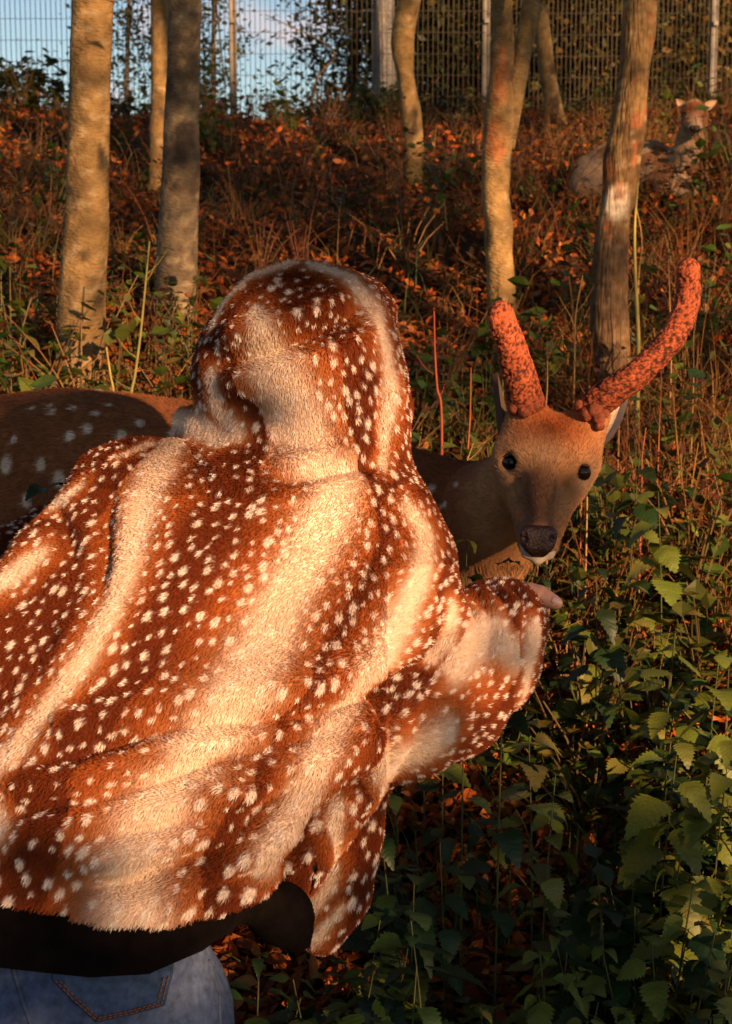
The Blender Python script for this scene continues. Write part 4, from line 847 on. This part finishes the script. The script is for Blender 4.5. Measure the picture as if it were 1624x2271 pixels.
for pts, dep, wid, bul in folds:
    dp = dense(pts, 8); s3 = snap(jb, dp, 1.9); tg = np.gradient(s3[:, [0, 2]], axis=0); tg = rows_unit(tg); nr = np.stack([tg[:, 1], -tg[:, 0]], 1)
    nr[nr[:, 1] > 0] *= -1                                                  # points down the cloth
    near = np.where(np.min(np.abs(JV[:, None, 0] - s3[None, ::6, 0]), 1) < .12)[0]
    i, d = nearest(JV[near], s3); sg = ((JV[near][:, [0, 2]] - s3[i][:, [0, 2]]) * nr[i]).sum(1)
    endf = sstep(0, .18, i / (len(s3) - 1)) * sstep(1, .82, i / (len(s3) - 1)); front = sstep(-.1, .3, (JN[near] * rows_unit(CAM - JV[near])).sum(1))
    v = -1.45 * dep * np.exp(-(d / wid) ** 2) + 1.5 * bul * np.exp(-((d - 2.2 * wid) / (1.6 * wid)) ** 2) * np.where(sg > 0, .7, 1.0)
    disp[near] += v * (.25 + .75 * endf) * front
disp += (vnoise(JV, 11, 101, 2) - .5) * .016 + (vnoise(JV, 30, 103, 2) - .5) * .005
JV = JV + JN * disp[:, None]; JV = relax(JV, JQ, 1, .35); JN = vert_normals(JV, JQ); jb = bvh_of(JV, JQ)
# printed pattern: pale bands between brown ones, plus the sleeve's lit edge painted pale, scattered with small white dots
bands = [[(745, 1050, 62), (735, 1120, 66), (690, 1220, 62), (640, 1310, 56), (590, 1420, 66), (540, 1530, 74), (480, 1620, 74), (420, 1690, 70), (350, 1790, 74), (310, 1880, 76), (290, 1970, 82), (290, 2050, 90)],
         [(372, 985, 52), (335, 1080, 54), (300, 1190, 46), (272, 1300, 36), (215, 1420, 32), (140, 1530, 32), (60, 1630, 34), (-30, 1730, 40)],
         [(905, 1128, 30), (945, 1190, 40), (930, 1280, 42), (885, 1380, 40), (840, 1470, 40), (770, 1560, 34), (725, 1640, 40), (690, 1730, 42), (640, 1830, 40), (590, 1910, 34)],
         [(1000, 1490, 40), (1040, 1440, 60), (1085, 1410, 62), (1140, 1450, 50)], [(860, 1700, 48), (920, 1670, 52), (985, 1630, 46)], [(1190, 1390, 26), (1170, 1470, 28), (1160, 1540, 20)], [(1000, 1350, 22), (985, 1430, 26), (950, 1470, 24)],
         [(570, 690, 24), (585, 740, 40), (600, 800, 62), (630, 850, 66), (650, 920, 76), (680, 990, 72), (720, 1040, 60)], [(700, 592, 26), (770, 615, 28), (825, 680, 30), (855, 770, 32), (865, 850, 26), (850, 960, 18), (845, 1040, 14)],
         [(640, 585, 24), (560, 612, 26), (505, 665, 22), (475, 720, 16)], [(470, 830, 22), (480, 900, 24), (530, 960, 24)], [(395, 925, 34), (450, 945, 36), (500, 975, 26)],
         [(-20, 1300, 40), (40, 1270, 40), (90, 1230, 30)], [(130, 1115, 24), (180, 1080, 20)], [(750, 1780, 20), (742, 1860, 22), (735, 1960, 20), (690, 2020, 16)], [(-20, 1760, 36), (10, 1840, 26)], [(700, 2080, 20), (760, 2010, 14)], [(270, 1010, 12), (330, 985, 16)]]
bs, bw = [], []
for b in bands:
    d = dense(b, 10); bs.append(snap(jb, d[:, :2], 1.95)); bw.append(d[:, 2] / 1680)
bs = np.concatenate(bs); bw = np.concatenate(bw)
def arm_axis(V):
    """direction the pile is combed"""
    f = np.tile(unit(P(250, 1950, 1.74) - P(690, 1150, 1.9)), (len(V), 1)); pxv = px_of(V)
    r = (pxv[:, 0] > 860) & (pxv[:, 1] > 1255) & (pxv[:, 1] < 1780); f[r] = unit(P(1150, 1350, 2.19) - P(890, 1590, 1.9))
    h = V[:, 2] > P(0, 1065, 1.98)[2]; f[h] = np.array([.15, -.1, -1.0]); return rows_unit(f + rng.normal(0, .05, f.shape) * 0)
cand, _, _ = None, None, None
k, T, bc = surf_points(JV, JQ, 24000); cp = (JV[T[k]] * bc[..., None]).sum(1); low = sstep(1.15, .78, cp[:, 2]) * sstep(.3, -.1, cp[:, 0])
need = .0148 * (.8 + .4 * rng.random(len(cp))) * (1 + .55 * low); grid = {}; dots = []; dr = []; cell = .03
for p, nd, lw in zip(cp, need, low):
    key = tuple((p // cell).astype(int)); ok = True
    for dx in (-1, 0, 1):
        for dy in (-1, 0, 1):
            for dz in (-1, 0, 1):
                for q in grid.get((key[0] + dx, key[1] + dy, key[2] + dz), ()):
                    if (p[0] - q[0]) ** 2 + (p[1] - q[1]) ** 2 + (p[2] - q[2]) ** 2 < nd * nd: ok = False; break
                if not ok: break
            if not ok: break
        if not ok: break
    if ok: grid.setdefault(key, []).append(p); dots.append(p); dr.append(random.choice((.0024, .0030, .0036, .0042, .0052)) * (1 + .55 * lw))
dots = np.array(dots); dr = np.array(dr); dflow = arm_axis(dots); print('dots', len(dots))
def jacket_tint(V):
    i, d = nearest(V, bs); x = d / bw[i] + (vnoise(V, 40, 111, 2) - .5) * .35
    # a second look at the next nearest band would change little: bands lie apart
    pale = sstep(1.35, .30, x)[:, None]; deep = sstep(1.6, 3.0, x + (vnoise(V, 14, 113, 2) - .5) * 1.4)[:, None]
    t = np.array([.34, .086, .021]) * (1 - deep) + np.array([.145, .030, .009]) * deep
    mid = (sstep(1.9, 1.0, x)[:, None]) * (1 - pale); t = t * (1 - .45 * mid) + np.array([.50, .24, .10]) * .45 * mid
    t = t * (1 - pale) + np.array([.80, .62, .47]) * pale
    j, _ = nearest(V, dots); dv = V - dots[j]; al = (dv * dflow[j]).sum(1); r = np.sqrt(np.maximum((dv * dv).sum(1) - al * al, 0) + (al / 1.45) ** 2)
    w = sstep(1.25, .65, r / dr[j])[:, None] * np.where(pale > .6, .75, .92)
    return t * (1 - w) + np.array([.86, .76, .66]) * w
jacket = put('hooded_jacket', JV, JQ, m_cloth, person, jacket_tint(JV) * .8)
wgt = np.where((JN * rows_unit(CAM - JV)).sum(1) > -.35, 1.0, .10)
k, T, bc = surf_points(JV, JQ, 440000, wgt); rt_ = (JV[T[k]] * bc[..., None]).sum(1); nm = rows_unit((JN[T[k]] * bc[..., None]).sum(1)); n = len(rt_)
fl = arm_axis(rt_) + (np.stack([vnoise(rt_, 20, 121 + a, 2) for a in range(3)], 1) - .5) * .28
fur('pile', jacket, rt_, nm, fl, rng.uniform(.0056, .0088, n), jacket_tint(rt_) * rng.uniform(.90, 1.08, (n, 1)), .00046, .00018, rng.uniform(.8, 1.35, n), .22, m_pile, 4)

# waistband
wb = Field((-.75, 1.38, .60), (.05, 2.2, .95), .006)
wb.cone(P(215, 2120, 1.765), P(225, 1960, 1.765), .172, .178, .03, (np.array([0, 1, -.1]), 1.42))
wb.cone(P(530, 1995, 1.80), P(615, 2018, 1.885), .036, .038, .03, (np.array([.3, 1, 0]), 2.0)); wb.cone(P(615, 2018, 1.885), P(725, 2040, 2.0), .038, .04, .03, (np.array([.3, 1, 0]), 2.0)); wb.cone(P(620, 2030, 1.885), P(672, 2108, 1.92), .036, .012, .03)
WV, WQ = wb.mesh(); fc = px_of(WV[WQ].mean(1)); cen = WV[WQ].mean(1)
lowl = np.interp(fc[:, 0], [-400, 0, 200, 330, 450, 500, 560, 640, 690], [2120, 2146, 2168, 2160, 2108, 2072, 2085, 2115, 2100])
vp = px_of(WV); vl = np.interp(vp[:, 0], [-400, 0, 200, 330, 450, 500, 560, 640, 690], [2120, 2146, 2168, 2160, 2108, 2072, 2085, 2115, 2100])
WQ = WQ[((vp[:, 1] < vl)[WQ].any(1)) & (fc[:, 1] > lowl - 230)]
WV[:, 2] += np.maximum(vp[:, 1] - vl, 0) / 1800
used = np.unique(WQ); remap = np.full(len(WV), -1); remap[used] = np.arange(len(used)); WV = WV[used]; WQ = remap[WQ]
put('waistband', WV, WQ, m_rib, jacket)

# jeans
m_denim = mat('denim', rough=0.85, spec=0.15, mott=(90, .35), bump=(500, .5, .002))
m_thread = mat('orange_thread', (.15, .065, .03), rough=.7, mott=None)
jf = Field((-.85, 1.35, gz + .02), (.05, 2.3, .84), .0085)
jf.cone(P(210, 2130, 1.77), P(215, 2320, 1.76), .152, .168, .05, (np.array([0, 1, 0]), 1.25))
for sx, hp in ((-.09, hipL), (.06, hipR)):
    jf.chain([(hp + [0, .01, -.08], .115), ((hp[0] + sx * .3, 1.81, gz + .47), .085), ((hp[0] + sx * .4, 1.77, gz + .16), .066), ((hp[0] + sx * .4, 1.79, gz + .07), .07)], .05)
PV, PQ = jf.mesh(); PN = vert_normals(PV, PQ); PV = PV + PN * ((vnoise(PV, 16, 131, 3) - .5) * .012)[:, None]
wear = np.clip(vnoise(PV, 9, 133, 3) * 1.3 - .1 + .55 * np.exp(-((px_of(PV)[:, 0] - 330) / 130) ** 2) - .2, 0, 1)[:, None]
jeans = put('jeans', PV, PQ, m_denim, person, np.array([.010, .026, .085]) * (1 - wear) + np.array([.10, .135, .22]) * wear)
pb = bvh_of(PV, PQ)
pk = [(108, 2120), (112, 2172), (160, 2222), (212, 2268), (290, 2252), (366, 2230), (384, 2160), (388, 2115)]
def inset(poly, k): c = np.mean(poly, 0); return [tuple(c + (np.array(p) - c) * k) for p in poly]
ring = [snap(pb, inset(pk, s), 1.65) for s in (1.0, .95, .6, .2)]
cc = np.mean(ring[0], 0); nrmP = unit(CAM - cc); V = [ring[0] + nrmP * .0]; V += [r_ + nrmP * .0055 for r_ in ring[1:]]; V = np.concatenate(V); m = len(pk)
f = [(i * m + j, i * m + (j + 1) % m, (i + 1) * m + (j + 1) % m, (i + 1) * m + j) for i in range(3) for j in range(m)] + [tuple(3 * m + j for j in range(m))]
pocket = put('back_pocket', V, f, m_denim, jeans, np.array([.03, .055, .12]), smooth=False)
for s_ in (.93, .85):
    poly = inset(pk, s_)[1:7]; dp = dense(poly, 11); q = snap(pb, dp, 1.65) + nrmP * .008; b = Bag()
    for a, c in zip(q[:-1:1], q[1::1]): V, f = tube([a, a + (c - a) * .7], .0011, 5); b.add(V, f)
    b.put('stitching', m_thread, pocket)
for poly in ([(30, 2150), (48, 2210), (75, 2290)], [(462, 2130), (486, 2200), (488, 2290)]):
    q = snap(pb, dense(poly, 10), 1.65); V, f = tube(q, .003, 6); put('seam', V, f, m_denim, jeans, (.05, .07, .12))
m_shoe = mat('shoe_leather', (.03, .02, .015), rough=.5, mott=(30, .2))
for sx, hp in ((-.09, hipL), (.06, hipR)):
    sf = Field((hp[0] + sx * .4 - .1, 1.6, gz - .03), (hp[0] + sx * .4 + .1, 2.1, gz + .16), .007); sf.cone((hp[0] + sx * .4, 1.76, gz + .04), (hp[0] + sx * .4, 1.95, gz + .025), .045, .038, .03); sf.cone((hp[0] + sx * .4, 1.76, gz + .05), (hp[0] + sx * .4, 1.77, gz + .12), .045, .045, .03); sf.cut((0, 0, gz + .0), (0, 0, -1))
    a, b_ = sf.mesh(); put('shoe', a, b_, m_shoe, person)

# ------------------------------------------------------------------ nettles and other plants
def nettle_leaf(seed, droop, fold):
    r = random.Random(seed); nT = 9; V = [[0, -.22, 0], [0, 0, 0]]; uv = [[0, 0], [0, 0]]
    def hw(t): return .40 * (math.sin(math.pi * min(1, t ** .62)) ** .85) * (1 - .25 * t) + .012
    def pt(t, s): return [s, t - .12 * t * t * droop, -droop * .42 * t * t + abs(s) * fold + .012 * math.sin(t * 40 + abs(s) * 9)]
    mids = []; L = {-1: [], 1: []}
    for i in range(nT + 1):
        t = i / nT; mids.append(len(V)); V.append(pt(t, 0)); uv.append([.5, t])
    for sd in (-1, 1):
        for i in range(nT):
            t = (i + .04) / nT; w = hw(t) * .82; L[sd].append(len(V)); V.append(pt(t, sd * w)); uv.append([.5 + .5 * sd * w, t])
            t2 = min((i + .85) / nT, .985); w2 = hw((i + .6) / nT) * r.uniform(1.0, 1.10) ; L[sd].append(len(V)); V.append(pt(t2, sd * w2)); uv.append([.5 + .5 * sd * w2, t2])
    F = []
    for sd in (-1, 1):
        for i in range(nT):
            a, b = mids[i], mids[i + 1]; v0, tp = L[sd][2 * i], L[sd][2 * i + 1]; v1 = L[sd][2 * i + 2] if i < nT - 1 else b
            tri = [(a, v0, tp), (a, tp, v1 if v1 != b else b), (a, v1, b)] if v1 != b else [(a, v0, tp), (a, tp, b)]
            F += [q if sd > 0 else q[::-1] for q in tri]
    n = len(V); V += [[-.012, -.22, 0], [.012, -.22, 0], [.012, .02, .004], [-.012, .02, .004]]; uv += [[.5, 0]] * 4; F.append((n, n + 1, n + 2, n + 3))
    return V, F, uv
def leaf_mat(name, col, vein):
    m = mat(name, col, rough=.5, spec=.35, mott=(25, .22), transl=.28, rand=.28); N, L = m.node_tree.nodes, m.node_tree.links
    uvn = N.new('ShaderNodeUVMap'); uvn.uv_map = 'uv'; sx = N.new('ShaderNodeSeparateXYZ'); L.new(uvn.outputs['UV'], sx.inputs['Vector'])
    a = N.new('ShaderNodeMath'); a.operation = 'SUBTRACT'; a.inputs[1].default_value = .5; L.new(sx.outputs['X'], a.inputs[0])
    ab = N.new('ShaderNodeMath'); ab.operation = 'ABSOLUTE'; L.new(a.outputs[0], ab.inputs[0])
    m1 = N.new('ShaderNodeMath'); m1.operation = 'MULTIPLY'; m1.inputs[1].default_value = 1.5; L.new(ab.outputs[0], m1.inputs[0])
    s1 = N.new('ShaderNodeMath'); s1.operation = 'SUBTRACT'; L.new(sx.outputs['Y'], s1.inputs[0]); L.new(m1.outputs[0], s1.inputs[1])
    m2 = N.new('ShaderNodeMath'); m2.operation = 'MULTIPLY'; m2.inputs[1].default_value = 44.0; L.new(s1.outputs[0], m2.inputs[0])
    sn = N.new('ShaderNodeMath'); sn.operation = 'SINE'; L.new(m2.outputs[0], sn.inputs[0])
    bp = N.new('ShaderNodeBump'); bp.inputs['Strength'].default_value = vein; bp.inputs['Distance'].default_value = .002; L.new(sn.outputs[0], bp.inputs['Height'])
    L.new(bp.outputs['Normal'], N['Principled BSDF'].inputs['Normal'])
    return m
m_net = [leaf_mat('nettle_leaf', (.105, .135, .018), .10), leaf_mat('nettle_leaf_shaded', (.014, .034, .007), .10), leaf_mat('nettle_leaf_yellowing', (.15, .14, .03), .1)]  # bright and dark greens put sun and shade into the leaf colour
m_stem = mat('plant_stem', (.055, .06, .02), rough=.6, mott=(30, .25))
net_meshes = []
for mi, mm in enumerate(m_net):
    for k, (dr_, fo) in enumerate(((.5, .25), (1.0, .12), (.8, -.15), (1.4, .3))):
        V, F, uv = nettle_leaf(k + 7 * mi, dr_, fo); net_meshes.append(make_mesh('nettle_leaf', V, F, mm, None, True, uv))
def nettle(loc, h, nodes, scale, label, mats=(0, 0, 0, 1), lean=(0, 0), lod=1.0):
    rt = empty('nettle_plant', loc); tag(rt, label, 'nettle', 'nettles below the outstretched hand')
    B = spline([[0, 0, -.04], [lean[0] * .3, lean[1] * .3, h * .5], [lean[0], lean[1], h]], 14); V, f = tube(B, np.linspace(.0026, .0011, 14), 6)
    me = make_mesh('stem', V, f, m_stem); link('stem', me, rt); a0 = random.random() * 6.28
    for i in range(nodes):
        t = .2 + .8 * (i / max(1, nodes - 1)) ** .8; p = B[min(13, int(t * 13.01))]; ln = scale * (.75 + .25 * t) * (1.0 - .55 * max(0, (t - .7) / .3) ** 1.3) * random.uniform(.85, 1.15); a0 += math.pi / 2 + random.uniform(-.25, .25)
        for sd in (0, math.pi):
            if random.random() < .06: continue
            o = link('leaf', random.choice(net_meshes[random.choice(mats) * 4:][:4]), rt); yaw = a0 + sd + random.uniform(-.25, .25); pit = random.uniform(-.55, .25) + .8 * max(0, t - .8)
            M = Matrix.Translation(Vector(p)) @ Matrix.Rotation(yaw, 4, 'Z') @ Matrix.Rotation(pit, 4, 'X') @ Matrix.Rotation(random.uniform(-.35, .35), 4, 'Y') @ Matrix.Translation((0, .24 * ln, 0)) @ Matrix.Diagonal((ln * random.uniform(.75, 1.15), ln, ln * random.uniform(.5, 1.6), 1))
            o.matrix_basis = M
    return rt
def at_px(px, py, D, h):                                          # plant foot on the ground for a top at that pixel
    p = P(px, py, D); g = float(H(p[0], p[1])); return (p[0], p[1], g), max(.10, p[2] - g)
hand_n = [(1470, 1640, 2.45, .085, 'bright green nettle with broad sunlit leaves', (0, 0, 0)), (1590, 1625, 2.5, .085, 'large sunlit nettle with wide toothed leaves beside the bright nettle', (0, 0, 0)),
          (1475, 1395, 2.75, .075, 'nettle with drooping leaves rising above the sunlit pair', (0, 0, 1)), (1570, 1440, 2.7, .075, 'drooping nettle with sharply veined leaves behind the sunlit pair', (0, 0, 1)),
          (1190, 1590, 2.5, .060, 'small yellowish nettle just under the jacket sleeve', (0, 0, 2)), (1205, 1720, 2.4, .048, 'low nettle with small round leaves under the sleeve', (0, 2, 0)), (1500, 1950, 2.3, .070, 'nettle with a cluster of half lit leaves above the dark hollow', (0, 0, 1)),
          (1470, 2060, 2.25, .075, 'nettle lit from one side standing over red fallen leaves', (0, 0, 1)), (1230, 2090, 2.2, .070, 'nettle with pale blotched leaves near the ground', (0, 2, 0)), (1290, 2180, 2.15, .072, 'nettle with lit leaves leaning over dark ground', (0, 0, 1)),
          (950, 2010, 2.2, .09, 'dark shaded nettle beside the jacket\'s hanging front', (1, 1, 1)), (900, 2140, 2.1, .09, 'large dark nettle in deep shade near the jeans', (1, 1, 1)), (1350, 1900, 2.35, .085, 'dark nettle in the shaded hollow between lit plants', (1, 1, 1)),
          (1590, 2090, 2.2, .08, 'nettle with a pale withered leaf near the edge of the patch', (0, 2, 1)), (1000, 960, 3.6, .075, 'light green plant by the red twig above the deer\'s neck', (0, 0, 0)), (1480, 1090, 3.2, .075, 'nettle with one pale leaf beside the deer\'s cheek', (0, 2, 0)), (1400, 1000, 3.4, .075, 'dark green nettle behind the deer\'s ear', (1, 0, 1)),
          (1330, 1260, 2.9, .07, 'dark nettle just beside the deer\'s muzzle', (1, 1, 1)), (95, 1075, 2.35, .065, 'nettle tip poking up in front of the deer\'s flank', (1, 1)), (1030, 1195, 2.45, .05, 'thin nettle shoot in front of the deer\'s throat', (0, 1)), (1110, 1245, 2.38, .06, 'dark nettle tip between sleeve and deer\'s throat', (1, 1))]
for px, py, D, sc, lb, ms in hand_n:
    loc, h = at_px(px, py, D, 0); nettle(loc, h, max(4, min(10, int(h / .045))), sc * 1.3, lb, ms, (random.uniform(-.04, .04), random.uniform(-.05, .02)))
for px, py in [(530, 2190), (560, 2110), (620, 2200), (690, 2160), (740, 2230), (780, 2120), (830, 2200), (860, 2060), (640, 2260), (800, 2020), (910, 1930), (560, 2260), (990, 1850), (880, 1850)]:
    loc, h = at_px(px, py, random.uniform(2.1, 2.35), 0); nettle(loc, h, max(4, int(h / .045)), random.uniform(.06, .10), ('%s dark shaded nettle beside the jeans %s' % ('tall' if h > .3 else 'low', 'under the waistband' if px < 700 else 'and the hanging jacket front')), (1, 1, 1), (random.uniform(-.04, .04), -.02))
for px, py, D in [(35, 690, 4.3), (70, 790, 4.1), (20, 840, 3.9), (105, 850, 3.9), (450, 820, 4.0), (400, 850, 3.9), (60, 610, 4.6), (330, 860, 3.9)]:
    loc, h = at_px(px, py, D, 0); h = min(h, .35); nettle(loc, h, max(4, int(h / .045)), .085, 'light green nettle beside the trunks behind the standing deer', (0, 0, 2), (random.uniform(-.04, .04), 0))['group'] = 'nettles behind the deer'
cnt = 0; tries = 0
while cnt < 240 and tries < 8000:
    tries += 1; y = random.uniform(2.0, 3.9) if cnt < 150 else random.uniform(1.95, 2.6); x = random.uniform(-.12, 1.3)
    if (x < .02 and y < 2.15) or (abs(y - 2.5) < .33 and x < .45 and y > 2.3): continue
    z = float(H(x, y)); h = random.uniform(.12, .36) * (1.0 if y < 3 else .8) * (.7 if x < .3 else 1)
    if not in_view(np.array([x]), np.array([y]), np.array([z + h]), 80, 120)[0]: continue
    # keep the sight line to the deer's head and the hand clear
    q = px_of(np.array([[x, y, z + h]]))[0]
    if y < 2.6 and 1060 < q[0] < 1420 and q[1] < 1420: continue
    dark = random.random() < .55
    nettle((x, y, z), h, max(4, int(h / .045)), random.uniform(.045, .095), ('%s %s nettle in the patch near %s' % ('tall' if h > .24 else 'short', 'shade-darkened' if dark else 'light green', near_name(x, y))), (1, 1, 0) if dark else (0, 0, 1, 2), (random.uniform(-.05, .05), random.uniform(-.06, .04))); cnt += 1
for i in range(55):
    y = random.uniform(2.05, 2.75); x = random.uniform(-.12, .62)
    if x < .0 and y < 2.2: continue
    z = float(H(x, y)); h = random.uniform(.09, .22)
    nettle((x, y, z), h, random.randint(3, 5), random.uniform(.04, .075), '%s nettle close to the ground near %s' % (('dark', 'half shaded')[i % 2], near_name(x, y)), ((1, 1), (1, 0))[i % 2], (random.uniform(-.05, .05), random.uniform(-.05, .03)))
# low leafy herbs on the bank
hp = np.concatenate([scatter(170, 2.8, 5.6), scatter(300, 2.7, 11.5)])
hp = hp[(vnoise(hp * [1, 1, 0], 1.1, 141, 2) > .42) | (hp[:, 1] < 4.6)][:290]
for p in hp:
    if 2.5 < p[1] < 3.2 and p[0] < .35: continue
    hk = random.randrange(4); o = link('leafy_herb', herb_meshes[hk]); o.location = p; s = random.uniform(.85, 1.5); o.scale = (s, s, s * random.uniform(.8, 1.2)); o.rotation_euler = (0, 0, random.random() * 6.28)
    tag(o, ('bushy green herb', 'thin upright green herb', 'low spreading green herb', 'yellowish green herb')[hk] + ' growing through fallen leaves near ' + near_name(p[0], p[1]), 'herb', 'leafy herbs on the bank')
for i in range(0, 16, 2):                                      # growth in front of the resting deer
    p = P(1270 + 19 * i + random.uniform(-8, 8), 420, random.uniform(6.3, 6.65)); hk = random.randrange(4); o = link('leafy_herb', herb_meshes[hk]); o.location = (p[0], p[1], float(H(p[0], p[1]))); sc = random.uniform(.55, .8); o.scale = (sc, sc, sc * .7); o.rotation_euler = (0, 0, random.random() * 6.28)
    tag(o, ('bushy green herb', 'thin upright green herb', 'low spreading green herb', 'yellowish green herb')[hk] + ' right in front of the resting deer', 'herb', 'leafy herbs on the bank')
# withered brown plants: tangles of dry stems and curled leaves
BR = np.array([[.11, .04, .013], [.16, .07, .022], [.07, .027, .01], [.19, .09, .028]])
with_meshes = [bush_mesh(11, .30, .20, 60, .034, BR, (.20, .10, .035)), bush_mesh(9, .42, .24, 40, .030, BR, (.26, .13, .045)), bush_mesh(14, .22, .22, 80, .036, BR, (.16, .07, .025))]
for me in with_meshes: me.name = 'withered_plant'
wp = scatter(190, 3.1, 12)
for p in wp:
    if 2.5 < p[1] < 3.3 and p[0] < .4: continue
    hk = random.randrange(3); o = link('withered_plant', with_meshes[hk]); o.location = p; s = random.uniform(.6, 1.25); o.scale = (s, s, s * random.uniform(.6, 1.1)); o.rotation_euler = (random.uniform(-.3, .3), random.uniform(-.3, .3), random.random() * 6.28)
    tag(o, ('withered brown plant', 'tall withered tan plant', 'low matted dark withered plant')[hk] + ' near ' + near_name(p[0], p[1]), 'withered plant', 'withered plants on the bank')
# single stalks
def stalk(name, label, pts, D, r, col, twigs=0):
    A = np.array([P(x, y, D) for x, y in pts]); g = float(H(A[-1][0], D)); foot = np.array([A[-1][0], D, g])
    if A[-1][2] > g: A = np.concatenate([A, [foot - [0, 0, .03]]])
    A = spline(A[::-1], 30); rt = empty(name, foot); tag(rt, label, 'stalk'); b = Bag()
    V, f = tube(A, np.linspace(r, r * .45, 30), 7); put('stem', V, f, m_stem2, rt, np.array(col))
    for i in range(twigs):
        k = random.randint(8, 28); e = A[k] + np.array([random.uniform(-.09, .09), random.uniform(-.05, .05), random.uniform(.02, .09)]); V, f = tube(spline([A[k], (A[k] + e) / 2 - [0, 0, .01], e], 6), np.linspace(r * .35, r * .12, 6), 5); put('twig', V, f, m_stem2, rt, np.array(col))
        V, f, t = leaf_cloud(np.array([e]), np.array([.045]), rand_rot(1, .4), np.array([[.14, .15, .04]]), LEAF_V, LEAF_F); put('leaf', V, f, m_leaf, rt, t, smooth=False)
    return rt
m_stem2 = mat('dry_stem', rough=.6, mott=(30, .2))
stalk('yellow_stalk', 'tall yellow stalk beside the scarred tree above the long antler', [(1415, 405), (1408, 500), (1409, 600), (1414, 700), (1416, 800)], 4.4, .0075, (.30, .24, .06))
stalk('yellow_stalk', 'thick yellow green stalk with twigs between the two big trunks', [(332, 535), (322, 640), (312, 740), (300, 830), (290, 900)], 4.2, .0055, (.20, .18, .05), 7)
stalk('yellow_stalk', 'thin yellow stalk at the foot of the widest trunk', [(236, 770), (245, 830), (255, 900)], 4.2, .005, (.32, .27, .07))
stalk('red_twig', 'upright dark red twig between hood and short antler', [(963, 690), (965, 780), (970, 860), (980, 940)], 3.7, .004, (.30, .05, .025), 2)
stalk('dry_stem', 'pale dry stem beside the crooked tree', [(985, 440), (992, 520), (1000, 640)], 6.5, .006, (.30, .17, .07))
stalk('dry_stem', 'bent pale stem crossing above the resting deer\'s grass', [(1840, 350), (1500, 330), (1420, 470)], 6.0, .004, (.28, .15, .06)) if False else None
for i in range(18):
    px = random.uniform(930, 1640); py = random.uniform(560, 1150); D = float(np.interp(py, [500, 900, 1200], [5.6, 4.0, 3.3])); hh = random.uniform(120, 260)
    stalk('dry_stem', 'thin upright dry stem among the leaves of the bank', [(px + random.uniform(-25, 25), py - hh), (px + random.uniform(-8, 8), py - hh * .5), (px, py)], D, random.uniform(.0018, .0032), random.choice([(.34, .20, .07), (.30, .09, .03), (.28, .24, .07)]), random.randint(0, 2))['group'] = 'dry stems on the bank'
